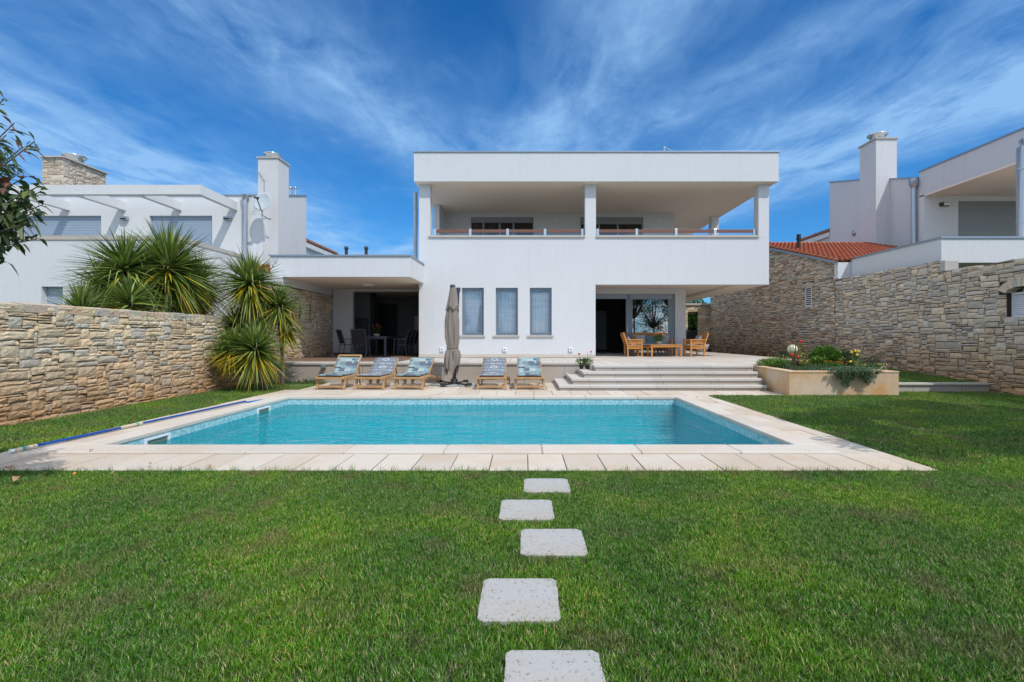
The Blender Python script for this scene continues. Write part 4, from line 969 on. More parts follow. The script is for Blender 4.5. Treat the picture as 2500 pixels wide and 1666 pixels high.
k = MB().wall(UX, 30, 4.2, 7.43, UY, UY + .3, [sh]); k.build('upper_wall', STUCCO2, Q, fix=True)
k = MB(); n = 40
for i in range(n): k.box(sh[0] + .03, sh[1] - .03, UY + .1, UY + .13, sh[2] + (sh[3] - sh[2]) * i / n + .014, sh[2] + (sh[3] - sh[2]) * (i + 1) / n)
k.box(sh[0], sh[1], UY + .14, UY + .16, sh[2], sh[3]); k.build('roller_shutter', SHUTD, Q)
MB().box(UX, 30, 16.9, 21.96, 7.50, 8.54).build('roof_fascia', STUCCO3, Q)
MB().box(UX + .005, 30, 16.905, 21.699, 7.42, 7.499).build('soffit', SOFFIT, Q)
MB().box(UX - .04, 30, 16.86, 22.0, 8.541, 8.60).build('roof_edging', METALCAP, Q)
MB().box(UX + .02, UX + .40, 17.0, 17.55, 4.2, 7.419).build('pier', STUCCO3, Q)
x, z = PX(2305, UY - .1), PZ(499, UY - .1)
fo = MB().box(x - .13, x + .22, UY - .14, UY - .001, z - .075, z + .075).build('wall_lamp', BLACKM, Q, bevel=.01)
MB().box(x - .04, x + .21, UY - .155, UY - .141, z - .055, z + .055).build('lens', WHITEP, fo)
X = UX - .0
k = MB().box(X + .02, X + .24, 17.56, 21.0, 4.2, 4.62); k.build('terrace_parapet', STUCCO3, Q)
k = MB().tube([(X + .1, 17.56, 4.82), (X + .1, 21.6, 4.82)], .02, 6); k.build('hand_rail', STEEL, Q)
for yy in (19.7, 21.3): MB().box(X + .08, X + .13, yy - .06, yy + .06, 4.62, 4.83).build('rail_post', STEEL, Q)
pp = PX(2492, 17.0)
k = MB().tube([(pp, 17.0, 4.3), (pp, 17.0, 7.75), (pp + .06, 17.0, 7.95), (pp + .25, 17.0, 8.05), (pp + .6, 17.0, 8.05)], .115, 14)
for zz_ in (5.2, 7.0): k.tube([(pp, 17.0, zz_), (pp, 17.0, zz_ + .05)], .13, 14)
k.build('drainpipe', METALGREY, Q)
# stepped side blocks
k = MB().sideprism([(21.97, 0), (23.699, 0), (23.699, 8.79), (21.97, 8.3)], UX + .01, 24); k.build('side_block', STUCCO3, Q, fix=True)
k = MB().sideprism([(22.0, 8.31), (23.699, 8.791), (23.699, 8.84), (22.0, 8.36)], UX - .04, 24); k.build('block_edging', METALCAP, Q, fix=True)
ex, ey = PX(2238, 22.2) , 22.1
k = MB().tube([(UX - .14, ey, 4.0), (UX - .14, ey, 7.9)], .10, 12).tube([(UX - .14, ey, 7.85), (UX - .14, ey, 8.05), (UX - .14, ey, 8.3)], [.1, .22, .22], 4); k.build('drainpipe', METALGREY, Q)
MB().box(16.68, 17.67, 23.7, 24.85, 0, 10.7).build('chimney', STUCCO3, Q)
MB().box(16.62, 17.73, 23.64, 24.91, 10.701, 10.76).build('chimney_cap', CAPSTONE, Q)
cowl(Q, 17.1, 24.2, 10.76, .33)
k = MB().sideprism([(24.86, 0), (27.5, 0), (27.5, 9.81), (24.86, 9.12)], 16.81, 24); k.build('side_block', STUCCO3, Q, fix=True)
k = MB().sideprism([(24.86, 9.121), (27.55, 9.82), (27.55, 9.87), (24.86, 9.17)], 16.77, 24); k.build('block_edging', METALCAP, Q, fix=True)
X = 16.80; yv = X * F / (2085 - VX); zv = PZ(569, yv)
k = MB(); k.lathe((0, 0, 0), [(.001, 0), (.15, 0), (.15, .02), (.001, .02)], 18)
k.v = [(X - .02 + p[2], yv + p[0], zv + p[1]) for p in k.v]; k.build('vent', METALGREY, Q)

# ---------------------------------------------------------------- SUN LOUNGERS
def lounger_frame(root, ba):
    """foot end at y=0, wheels at y=1.72; ba = (top y, top z) of the back"""
    W = .345
    k = MB()
    for s_ in (-1, 1):
        k.bar((s_ * W, -.03, .285), (s_ * W, .80, .285), .035, .06)
        k.bar((s_ * W, .78, .285), (s_ * W, 1.25, .215), .035, .07); k.bar((s_ * W, 1.23, .22), (s_ * W, 1.74, .11), .035, .07)
    k.bar((-W, -.02, .288), (W, -.02, .288), .03, .05); k.bar((-W, 1.70, .12), (W, 1.70, .12), .04, .04)
    for i in range(8): k.bar((-W + .02, .05 + i * .095, .318), (W - .02, .05 + i * .095, .318), .07, .014)
    k.build('frame', TEAK, root, bevel=.006)
    for s_ in (-1, 1):
        MB().bar((s_ * (W - .0), .03, 0), (s_ * (W - .0), .10, .255), .045, .06, up=(0, 1, 0)).build('leg', TEAK, root, bevel=.006)
        MB().tube([(s_ * (W - .01), .22, .27), (s_ * (W - .01), .28, .10)], .018, 6).build('brace', TEAK, root)
    MB().bar((-W, .035, .075), (W, .035, .075), .03, .055).build('stretcher', TEAK, root, bevel=.005)
    ty, tz = ba
    k = MB()
    for s_ in (-1, 1): k.bar((s_ * (W - .04), .80, .32), (s_ * (W - .04), ty, tz), .035, .045)
    k.bar((-W + .03, ty, tz), (W - .03, ty, tz), .06, .04, up=(0, -.5, 1))
    for i in range(6):
        f_ = (i + .5) / 6.5; k.bar((-W + .05, .80 + (ty - .8) * f_, .33 + (tz - .33) * f_), (W - .05, .80 + (ty - .8) * f_, .33 + (tz - .33) * f_), .05, .014, up=(0, -.6, .8))
    bk = k.build('backrest', TEAK, root, bevel=.005)
    k = MB()
    for s_ in (-1, 1): k.bar((s_ * (W - .07), ty - .14, tz - .18), (s_ * (W - .07), ty + .02, .22), .03, .03)
    k.build('prop', TEAK, root)
    for s_ in (-1, 1):
        k = MB().tube([(s_ * (W + .022), 1.66, .10), (s_ * (W + .055), 1.66, .10)], .10, 20, smooth=False).tube([(s_ * (W + .056), 1.66, .10), (s_ * (W + .066), 1.66, .10)], .02, 8)
        k.build('wheel', TEAK, root)
def cushion(ba, mat, slack=0.0):
    ty, tz = ba; pts = []
    for i in range(13): pts.append((-.04 + .84 * i / 12, .355 + .004 * math.sin(i * 1.3)))
    for i in range(1, 13):
        f_ = i / 12 * (1 - slack); pts.append((.80 + (ty - .80) * f_ - .01, .355 + (tz + .02 - .34) * f_ + .01 * math.sin(i)))
    k = MB(); n = len(pts); m = 9; vs = []; uv = []
    for side in (1, -1):
        for i, (y, z) in enumerate(pts):
            a = pts[max(i - 1, 0)]; b_ = pts[min(i + 1, n - 1)]; d_ = Vector((0, b_[0] - a[0], b_[1] - a[1])).normalized(); nn_ = Vector((1, 0, 0)).cross(d_)
            for j in range(m):
                s_ = j / (m - 1); e = math.sin(math.pi * min(max(s_, .02), .98)) ** .3 * (1 if 0 < i < n - 1 else .3)
                puff = .024 * e * (1 + .25 * math.sin(i * 1.9) * math.sin(j * 1.2))
                P = Vector(((s_ - .5) * .60, y, z)) + nn_ * puff * side
                vs.append(P); uv.append((s_ * .36, i / (n - 1)))
    o_ = n * m
    fs = [(i * m + j, i * m + j + 1, (i + 1) * m + j + 1, (i + 1) * m + j) for i in range(n - 1) for j in range(m - 1)]
    fs += [tuple(x + o_ for x in f_[::-1]) for f_ in fs]
    ring = list(range(m)) + [i * m + m - 1 for i in range(1, n)] + [(n - 1) * m + j for j in range(m - 2, -1, -1)] + [i * m for i in range(n - 2, 0, -1)]
    fs += [(ring[q], ring[q] + o_, ring[(q + 1) % len(ring)] + o_, ring[(q + 1) % len(ring)]) for q in range(len(ring))]
    k.add(vs, fs, None, True, uv)
    o = k.build('lounger_cushion', mat, loc=(0, 0, 0), fix=True)
    return o
LG = [(-4.77, 12.26, 4, (1.20, .79), 0, .16, 'leftmost teak sun lounger, its raised back showing a bare wooden top rail', 'patchwork cushion of pale blue and grey squares on the leftmost sun lounger'),
      (-3.81, 12.26, 4, (1.30, .70), 1, .0, 'teak sun lounger second from the left, with a slate grey cushion', 'slate cushion with pale lettering on the second sun lounger from the left'),
      (-2.85, 12.26, 4, (1.30, .70), 0, .0, 'teak sun lounger third from the left, beside the folded parasol', 'patchwork cushion on the sun lounger just left of the folded parasol'),
      (-.80, 12.26, 0, (1.32, .69), 1, .0, 'teak sun lounger just right of the parasol, with a slate grey cushion', 'slate cushion with pale lettering on the sun lounger right of the parasol'),
      (.13, 12.26, 0, (1.29, .71), 0, .0, 'rightmost teak sun lounger next to the terrace steps', 'patchwork cushion on the rightmost sun lounger beside the steps')]
for x, y, rz, ba, kind, slack, lb, cl in LG:
    t_ = tag(empty('sun_lounger', (0, 0, 0)), lb, 'sun lounger', 'teak sun loungers by the pool')
    lounger_frame(t_, ba)
    t_.location = (x, y, .0225); t_.rotation_euler = (0, 0, R(-rz))
    cu = tag(cushion(ba, CUSH[kind], slack), cl, 'cushion', 'cushions on the sun loungers')
    cu.location = (x, y, .0225); cu.rotation_euler = (0, 0, R(-rz))

# ---------------------------------------------------------------- FOLDED PARASOL
um = tag(empty('folded_parasol', (-1.88, 13.3, .02)), 'tall folded taupe cantilever parasol on a black cross base', 'parasol')
ucx, ucy = -1.905, 13.28
prof = [(2.685, .035), (2.66, .075), (2.58, .10), (2.42, .125), (2.25, .15), (2.12, .185), (2.08, .19), (2.075, .135), (1.95, .165), (1.75, .195), (1.5, .205), (1.3, .19), (1.15, .175), (1.06, .155), (1.02, .155), (.92, .19), (.78, .225), (.66, .225), (.54, .21), (.42, .19)]
k = MB(); n = 96; vs = []
for i, (z, r) in enumerate(prof):
    for q in range(n):
        a = 2 * math.pi * q / n
        amp = .05 + .22 * min(1, i / 9)
        lob = .55 * math.sin(8 * a + z * 2.6) + .4 * math.sin(13 * a - z * 3.1 + 1) + .5 * math.sin(3 * a + z * 2.5) + .3 * math.sin(5 * a - z * 4)
        if 12 <= i <= 14: amp *= .6
        rr = r * .88 * (1 + amp * lob * .75)
        zz_ = z
        if i >= 16:
            q_ = (i - 15) / 4; zz_ = z + q_ * (.20 * max(-.4, math.sin(3 * a + 2.6)) + .07 * math.sin(7 * a + 1))
        if 5 <= i <= 6: zz_ = z - .07 * math.sin(4 * a + .6)
        off = -.06 * max(0, (1.1 - z)) + .012 * math.sin(z * 3)
        vs.append((ucx + off + rr * math.cos(a), ucy + rr * math.sin(a) * .8, zz_))
k.add(vs, [(i * n + q, i * n + (q + 1) % n, (i + 1) * n + (q + 1) % n, (i + 1) * n + q) for i in range(len(prof) - 1) for q in range(n)], None, True)
cn = k.build('canopy', TAUPE, um)
k = MB(); vs = []
for z, dr in ((1.075, .012), (1.03, .014)):
    for q in range(n):
        a = 2 * math.pi * q / n; rr = .135 * 1.08 + dr; vs.append((ucx + .0 + rr * math.cos(a), ucy + rr * math.sin(a) * .82, z + .02 * math.cos(a)))
k.add(vs, [(q, (q + 1) % n, n + (q + 1) % n, n + q) for q in range(n)], None, True); k.build('tie_strap', TAUPE, cn)
MB().box(ucx + .05, ucx + .085, ucy - .175, ucy - .165, .78, 1.03).build('strap_end', TAUPE, cn)
MB().lathe((ucx, ucy, 2.665), [(.07, -.03), (.075, .02), (.05, .045), (.001, .05)], 16).build('top_cap', NAVY, um)
MB().tube([(-1.88, 13.42, .1), (-1.80, 13.56, 2.60)], .048, 14).build('mast', NAVY, um)
MB().tube([(-1.80, 13.56, 2.54), (-1.798, 13.563, 2.65)], .068, 14).build('mast_cap', NAVY, um)
MB().tube([(-1.80, 13.52, 2.6), (-1.88, 13.30, 2.665)], .02, 8).build('boom', NAVY, um)
k = MB().tube([(-1.88, 13.40, .07), (-1.88, 13.40, .20)], [.12, .085], 16).tube([(-1.88, 13.41, .2), (-1.88, 13.41, .62)], .052, 12); k.build('base_hub', BLACKM, um)
for p_, q_ in (((-2.10, 12.92), (-1.62, 13.86)), ((-1.43, 12.92), (-2.34, 13.86))):
    MB().bar((*p_, .085), (*q_, .085), .05, .035).build('base_arm', BLACKM, um)
for x, y in ((-2.10, 12.92), (-1.43, 12.92), (-1.62, 13.86), (-2.34, 13.86)):
    MB().box(x - .07, x + .07, y - .06, y + .06, .062, .13).build('foot', BLACKM, um, bevel=.012)
for i, (poly) in enumerate([[(-2.5, 13.25), (-1.95, 12.85), (-1.75, 13.0), (-1.72, 13.32), (-1.9, 13.62), (-2.3, 13.6)], [(-1.68, 12.95), (-1.25, 13.15), (-1.1, 13.42), (-1.4, 13.7), (-1.68, 13.5)]]):
    k = MB().prism(poly, .0225, .06); tag(k.build('ballast_slab', CONC, fix=True, bevel=.006), ['grey concrete slab under the left side of the parasol base', 'grey concrete slab under the right side of the parasol base'][i], 'slab', 'slabs under the parasol')

# ---------------------------------------------------------------- TERRACE FURNITURE
def armchair_parts(root, w, depth=.60, seats=1):
    """faces -y; back at y=+depth/2; w = width along x"""
    D = depth; hx = w / 2
    for sx_ in (-1, 1):
        MB().box(sx_ * hx - .028, sx_ * hx + .028, -D / 2, -D / 2 + .055, 0, .615).build('leg', ACACIA, root, bevel=.005)
        MB().bar((sx_ * hx, D / 2 - .05, 0), (sx_ * hx, D / 2 - .045, .45), .055, .05, up=(0, 1, 0)).build('leg', ACACIA, root, bevel=.005)
        MB().box(sx_ * hx - .038, sx_ * hx + .038, -D / 2 - .02, D / 2 - .02, .616, .648).build('armrest', ACACIA, root, bevel=.008)
        k = MB()
        for i in range(6): 
            z = .285 + i * .052 if i < 3 else .30 + i * .055
            k.box(sx_ * hx - .012, sx_ * hx + .012, -D / 2 + .056, D / 2 - .08, z, z + .036)
        k.build('side_slats', ACACIA, root)
    k = MB()
    k.box(-hx + .03, hx - .03, -D / 2 + .01, -D / 2 + .04, .30, .365)
    for i in range(7): k.box(-hx + .03, hx - .03, -D / 2 + .05 + i * .07, -D / 2 + .108 + i * .07, .36 - i * .005, .378 - i * .005)
    k.build('seat', ACACIA, root, bevel=.004)
    bt = Vector((0, D / 2 + .10, .90)); b0 = Vector((0, D / 2 - .05, .44)); d_ = bt - b0
    k = MB()
    for sx_ in (-1, 1):
        k.bar((sx_ * hx, b0.y, .43), (sx_ * hx, bt.y, .86), .05, .05, up=(0, 1, 0))
    k.bar((-hx - .02, bt.y, .87), (hx + .02, bt.y, .87), .035, .07, up=(0, -.3, 1)); k.bar((-hx, b0.y, .43), (hx, b0.y, .43), .03, .05)
    n = max(6, int(w / .075))
    for i in range(n):
        x = -hx + w * (i + .5) / n; k.bar((x, b0.y + .005, .45), (x, bt.y - .01, .84), .04, .014, up=(0, 1, 0))
    k.build('backrest', ACACIA, root, bevel=.004)
def softbox(name, mat, w, h, t_, seed=1):
    k = MB(); m = 12; vs = []; rr = random.Random(seed)
    for side in (1, -1):
        for i in range(m + 1):
            for j in range(m + 1):
                a, b_ = i / m * 2 - 1, j / m * 2 - 1
                e = max(0, (1 - a ** 4)) ** .5 * max(0, (1 - b_ ** 4)) ** .5
                pin = 1 - .06 * (1 - abs(a * b_))
                vs.append((a * w / 2 * pin, side * (t_ / 2 * e + .002 + .012 * e * math.sin(a * 6 + seed) * math.cos(b_ * 5 + seed)), b_ * h / 2 * pin))
    M = m + 1
    fs = [(i * M + j, (i + 1) * M + j, (i + 1) * M + j + 1, i * M + j + 1) for i in range(m) for j in range(m)]
    o_ = M * M; fs = fs + [tuple(x + o_ for x in f_[::-1]) for f_ in fs]
    k.add(vs, fs, None, True)
    return k.build(name, mat, loc=(0, 0, 0))
def place(o, x, y, z, rx=0, ry=0, rz=0):
    o.location = (x, y, z); o.rotation_euler = (R(rx), R(ry), R(rz)); return o
TT = TZ + .001
ac1 = tag(empty('wooden_armchair', (0, 0, 0)), 'left wooden slatted armchair on the terrace, turned to face the coffee table', 'armchair', 'wooden armchairs on the terrace')
armchair_parts(ac1, .58)
place(ac1, 4.10, 18.87, TT, rz=90)
ac2 = copy_tree(ac1); ac2['label'] = 'right wooden slatted armchair on the terrace, its back towards the stone wall'
place(ac2, 6.42, 18.87, TT, rz=-83)
bn = tag(empty('wooden_bench', (0, 0, 0)), 'wooden slatted garden bench behind the coffee table in front of the patio glass', 'bench')
armchair_parts(bn, 1.35); place(bn, 5.02, 19.55, TT, rz=0)
ct = tag(empty('coffee_table', (0, 0, 0)), 'low rectangular wooden coffee table between the two terrace armchairs', 'table')
for sx_ in (-.54, .54):
    for sy in (-.3, .3): MB().box(sx_ - .03, sx_ + .03, sy - .03, sy + .03, 0, .40).build('leg', ACACIA, ct, bevel=.004)
k = MB()
for i in range(9): k.box(-.58, .58, -.34 + i * .0757, -.34 + i * .0757 + .068, .425, .447)
k.build('tabletop', ACACIA, ct, bevel=.003)
k = MB().box(-.55, .55, -.325, -.30, .36, .424).box(-.55, .55, .30, .325, .36, .424).box(-.56, -.54, -.30, .30, .36, .424).box(.54, .56, -.30, .30, .36, .424); k.build('apron', ACACIA, ct)
place(ct, 5.24, 18.72, TT)
mat_c = MB().box(-.30, .28, -.26, .22, 0, .006); o = mat_c.build('table_cloth', PILLOWG, loc=(0, 0, 0)); tag(place(o, 5.15, 18.72, TT + .449, rz=8), 'small grey-white cloth lying on the coffee table', 'cloth')
CS = [(4.13, 18.87, .40, .50, .50, .07, 90, 90, CUSHW, 'pale flat seat cushion on the left armchair'), (6.40, 18.87, .40, .50, .50, .07, 90, 97, CUSHW, 'pale flat seat cushion on the right armchair')]
for x, y, z, w_, h_, t__, rx, rz, mt, lb in CS:
    o = softbox('seat_cushion', mt, w_, h_, t__); tag(place(o, x, y, TT + z + .02, rx, 0, rz), lb, 'cushion', 'pads on the terrace seats')
o = softbox('bench_cushion', CUSHW, 1.25, .5, .07); tag(place(o, 5.02, 19.52, TT + .42, 90), 'long pale seat pad along the wooden bench', 'cushion')
PS = [(3.93, 18.87, .58, .40, .36, .12, -18, 90, PILLOWG, 'patterned grey scatter pillow leaning in the left armchair'),
      (6.55, 18.87, .60, .40, .40, .12, 18, 97, PILLOWG, 'patterned grey scatter pillow leaning in the right armchair'),
      (4.58, 19.66, .62, .42, .42, .12, -20, 8, PILLOWG, 'grey pillow at the left end of the wooden bench'),
      (5.08, 19.64, .60, .60, .40, .14, -20, 0, PILLOWB, 'large crumpled teal pillow in the middle of the bench'),
      (5.50, 19.66, .62, .42, .42, .12, -20, -8, PILLOWG, 'grey pillow at the right end of the wooden bench, half behind the flowers')]
for i, (x, y, z, w_, h_, t__, rx, rz, mt, lb) in enumerate(PS):
    o = softbox('pillow', mt, w_, h_, t__, i + 1); o.rotation_mode = 'ZXY' if False else 'XYZ'
    tag(place(o, x, y, TT + z, rx, 0, rz), lb, 'pillow', 'scatter pillows on the terrace seats')

# dining set in the porch
PT = TZ + .021
def dining_chair():
    r0 = tag(empty('dining_chair', (0, 0, 0)), 'x', 'chair', 'black chairs round the dining table')
    W = .25
    for s_ in (-1, 1):
        MB().tube([(s_ * W, -.22, 0), (s_ * W, -.20, .42), (s_ * W, -.19, .64)], .014, 6).build('leg', GREYM, r0)
        MB().tube([(s_ * W, .27, 0), (s_ * W, .20, .42), (s_ * W, .24, .64), (s_ * W, .36, .98)], .015, 6).build('leg', GREYM, r0)
        MB().bar((s_ * W, -.20, .645), (s_ * W, .25, .63), .045, .02).build('armrest', GREYM, r0, bevel=.004)
    k = MB().box(-W + .012, W - .012, -.20, .20, .415, .43); k.build('seat', MESHB, r0)
    k = MB().tube([(-W, -.2, .42), (W, -.2, .42)], .012, 6).tube([(-W, .2, .42), (W, .2, .42)], .012, 6).tube([(-W, .36, .98), (W, .36, .98)], .014, 6); k.build('seat_frame', GREYM, r0)
    k = MB().add([(-W + .012, .215, .47), (W - .012, .215, .47), (W - .012, .355, .965), (-W + .012, .355, .965), (-W + .012, .225, .47), (W - .012, .225, .47), (W - .012, .365, .965), (-W + .012, .365, .965)],
                 [(0, 1, 2, 3), (7, 6, 5, 4), (0, 4, 5, 1), (1, 5, 6, 2), (2, 6, 7, 3), (3, 7, 4, 0)])
    k.build('backrest', MESHB, r0); return r0
dc0 = dining_chair()
# rz: chair faces -y at 0
dcs = [(-5.86, 17.95, 180, 'black dining chair at the near end of the table, its back to the pool'),
       (-4.62, 18.75, 90, 'front chair in the row at the right side of the dining table'),
       (-4.60, 19.35, 92, 'second chair back in the row at the right of the dining table'),
       (-4.58, 19.95, 90, 'third chair back in the row at the right of the dining table'),
       (-4.55, 20.55, 90, 'rearmost chair in the row at the right of the dining table'),
       (-6.62, 18.75, -90, 'front chair at the left side of the dining table by the porch pillar')]
for i, (x, y, rz, lb) in enumerate(dcs):
    o = dc0 if i == 0 else copy_tree(dc0); o['label'] = lb
    # chair local back is +y; rz turns it (+y -> outward)
    place(o, x, y, PT, rz={180: 180, 90: -90, 92: -88, -90: 90}[rz])
dt = tag(empty('dining_table', (-5.65, 19.4, PT)), 'long grey metal dining table in the shade of the porch', 'dining table')
for x in (-6.13, -5.13):
    for y in (18.45, 20.75): MB().box(x - .04, x + .04, y - .04, y + .04, PT, PT + .70).build('leg', GREYM, dt, bevel=.004)
MB().box(-6.18, -5.08, 18.40, 20.80, PT + .701, PT + .735).build('tabletop', mat_plain('grey_table_top', (.12, .14, .17), .25, .2), dt, bevel=.005)
MB().box(-6.12, -5.14, 18.44, 20.76, PT + .64, PT + .70).build('apron', GREYM, dt)

# ---------------------------------------------------------------- FOLIAGE HELPERS
def leaf(mb, p, d, up, L, W, col, curl=.15):
    d = d.normalized(); s_ = d.cross(up)
    if s_.length < .05: s_ = Vector((1, 0, 0))
    s_ = s_.normalized(); n_ = s_.cross(d)
    m1 = p + d * L * .35 + n_ * L * .03; m2 = p + d * L * .7 - Vector((0, 0, 1)) * curl * L * .2; tip = p + d * L - Vector((0, 0, 1)) * curl * L * .5
    mb.add([p, m1 - s_ * W / 2 + n_ * W * .12, m1 + s_ * W / 2 + n_ * W * .12, m2 - s_ * W * .42 + n_ * W * .1, m2 + s_ * W * .42 + n_ * W * .1, tip], [(0, 2, 1), (1, 2, 4, 3), (3, 4, 5)], col)
def jcol(r, c, v=.3):
    f = 1 + r.uniform(-v, v); return tuple(x * f * (1 + r.uniform(-.08, .08)) for x in c)
def clump(mb, c, rad, n, L, W, pal, r, up=.3, shell=.45):
    c = Vector(c)
    for _ in range(n):
        d = Vector((r.gauss(0, 1), r.gauss(0, 1), r.gauss(0, 1))).normalized(); q = (shell + (1 - shell) * r.random()) 
        p = c + Vector((d.x * rad[0], d.y * rad[1], d.z * rad[2])) * q
        dd = (d + Vector((r.uniform(-.8, .8), r.uniform(-.8, .8), r.uniform(-.6, .8) + up)))
        leaf(mb, p, dd, Vector((r.uniform(-.5, .5), r.uniform(-.5, .5), 1)), L * r.uniform(.7, 1.2), W * r.uniform(.8, 1.2), jcol(r, r.choice(pal)))
GR = [(.055, .10, .02), (.075, .13, .03), (.04, .08, .02), (.10, .16, .04)]
def tree(name, base, trunk_h, crown_c, rad, n, L, W, pal, label, cat, seed, group=None, clumps=40, tr=.09):
    r = random.Random(seed); root = tag(empty(name, base), label, cat, group)
    b_ = Vector(base); cc = Vector(crown_c); k = MB()
    top = b_ + Vector((0, 0, trunk_h)); k.tube([b_, b_.lerp(top, .5) + Vector((.03, .02, 0)), top], [tr, tr * .8, tr * .6], 8)
    lf = MB()
    for i in range(clumps):
        d = Vector((r.gauss(0, 1), r.gauss(0, 1), r.gauss(0, .8))).normalized() * r.uniform(.35, 1) ** .6
        p = cc + Vector((d.x * rad[0], d.y * rad[1], d.z * rad[2]))
        mid = top.lerp(p, .5) + Vector((r.uniform(-.1, .1), r.uniform(-.1, .1), r.uniform(0, .15)))
        k.tube([top, mid, p], [tr * .4, tr * .2, tr * .06], 5, caps=False)
        s_ = r.uniform(.14, .30) * (rad[0] + rad[2]) / 2
        clump(lf, p, (s_, s_, s_ * .8), n // clumps, L, W, pal, r, up=.1, shell=.1)
    k.build('trunk', BARK, root); lf.build('crown', LEAFM, root)
    return root
def rosette(mb, c, L, n, r, W=.042, down=-1.0, yellow=.35, axis=Vector((0, 0, 1))):
    c = Vector(c)
    n = int(n * 1.9)
    for i in range(n):
        t_ = (i + r.random()) / n
        el = math.radians(82 - 150 * t_ ** .85) if down < 0 else math.radians(85 - 75 * t_)
        az = r.uniform(0, 2 * math.pi); ln = L * 1.28 * r.uniform(.78, 1.08) * (1 - .12 * abs(el))
        d = Vector((math.cos(az) * math.cos(el), math.sin(az) * math.cos(el), math.sin(el)))
        d = (d + (axis - Vector((0, 0, 1))) * .5).normalized()
        side = d.cross(Vector((0, 0, 1)))
        if side.length < .05: side = Vector((1, 0, 0))
        side = side.normalized(); tw = side.cross(d) * r.uniform(-.5, .5); side = (side + tw).normalized(); nn_ = side.cross(d)
        if t_ > .52 and r.random() < yellow * 1.25: col = jcol(r, r.choice([(.62, .46, .02), (.55, .45, .03), (.42, .44, .05), (.50, .28, .04)]), .2)
        elif t_ > .9 and r.random() < .4: col = jcol(r, (.20, .14, .07), .2)
        else: col = jcol(r, r.choice([(.12, .20, .03), (.20, .28, .05), (.07, .12, .025), (.30, .38, .09), (.14, .20, .05)]), .25)
        sag = r.uniform(.10, .32) * (1 - .4 * t_); seg = 6; vs = []
        start = c + d * .03 + Vector((0, 0, -.16 * t_))
        kink = r.uniform(.5, .9) if r.random() < .12 else 2
        for s_ in range(seg + 1):
            q = s_ / seg; p = start + d * ln * q - Vector((0, 0, 1)) * sag * ln * q * q
            if q > kink: p -= Vector((0, 0, 1)) * (q - kink) * ln * .8 + d * (q - kink) * ln * .5
            w_ = W * (.55 + .45 * math.sin(math.pi * min(q * 1.4 + .15, 1))) * (1 - q ** 3)
            vs += [p - side * w_ / 2 + nn_ * w_ * .18, p, p + side * w_ / 2 + nn_ * w_ * .18]
        fs = []
        for s_ in range(seg):
            a = s_ * 3; fs += [(a, a + 1, a + 4, a + 3), (a + 1, a + 2, a + 5, a + 4)]
        mb.add(vs, fs, col)

# ---------------------------------------------------------------- CABBAGE PALMS
def palm(heads, base, label, seed, trunk_r=.07, dead=False):
    r = random.Random(seed); root = tag(empty('cabbage_palm', base), label, 'palm', 'spiky palms at the end of the left wall')
    k = MB(); b_ = Vector(base); hs_ = [Vector(h_[0]) for h_ in heads]
    fork = b_ + (sum(hs_, Vector()) / len(hs_) - b_) * .45
    k.tube([b_, b_.lerp(fork, .5) + Vector((.04, -.03, 0)), fork], [trunk_r * 1.25, trunk_r, trunk_r * .95], 9)
    for h_ in hs_: k.tube([fork - Vector((0, 0, .05)), fork.lerp(h_, .55) + Vector((r.uniform(-.05, .05), 0, -.04)), h_ - Vector((0, 0, .05))], [trunk_r * .9, trunk_r * .75, trunk_r * .65], 8)
    k.build('trunk', BARK, root)
    for (h_, L, n, W, dn, ye) in heads:
        mb = MB(); rosette(mb, h_, L, n, r, W, dn, ye); 
        if dead:
            for _ in range(26):
                az = r.uniform(0, 6.28); d = Vector((math.cos(az) * .5, math.sin(az) * .5, -1)); leaf(mb, Vector(h_) + Vector((0, 0, -.2)), d, Vector((math.cos(az + 1.57), math.sin(az + 1.57), .1)), r.uniform(.35, .6), .03, jcol(r, (.20, .13, .07)), .1)
        mb.build('crown', PALMM, root)
def P3(px, py, Y): return (PX(px, Y), Y, PZ(py, Y))
palm([(P3(306, 655, 11.0), .98, 300, .056, -1, .10)], (-8.7, 11.0, 0), 'spiky palm with a wide round head, leftmost of the tall ones behind the stone wall', 1)
palm([(P3(411, 652, 11.8), 1.22, 380, .06, -1, .16)], (-8.45, 11.8, 0), 'biggest round palm head with orange hanging leaves above the middle of the stone wall', 2, .09, dead=True)
palm([(P3(315, 735, 10.2), .72, 150, .05, -1, .3)], (-8.1, 10.2, 0), 'lower open palm head just above the stone wall under the tall palms', 3)
palm([(P3(199, 758, 9.6), .66, 80, .04, 1, .1)], (-8.5, 9.6, 0), 'short upward-pointing palm tuft peeping over the wall, farthest left', 4)
palm([(P3(478, 690, 13.2), .95, 230, .052, -1, .12), (P3(460, 745, 13.0), .7, 110, .045, -1, .3)], (-8.7, 13.2, 0), 'darker palm heads half hidden behind the biggest one', 5)
palm([(P3(610, 688, 13.0), .98, 300, .054, -1, .25)], (-7.9, 13.35, 0), 'tall palm head with seed stalks in front of the porch canopy', 6, .075, dead=True)
palm([(P3(681, 742, 13.1), .70, 220, .042, -1, .35), (P3(700, 800, 13.3), .52, 120, .034, -1, .5)], (-6.45, 13.3, 0), 'small palm with two heads beside the porch stone wall, rightmost', 7, .05)
palm([(P3(567, 845, 12.0), .60, 230, .042, -1, .55)], (-6.75, 12.3, 0), 'low palm head with yellow leaves in front of the wall end', 8, .06, dead=True)
palm([(P3(622, 850, 12.0), .78, 280, .05, -1, .35)], (-6.5, 12.45, 0), 'lowest large palm head leaning over the grass at the wall end', 9, .07, dead=True)
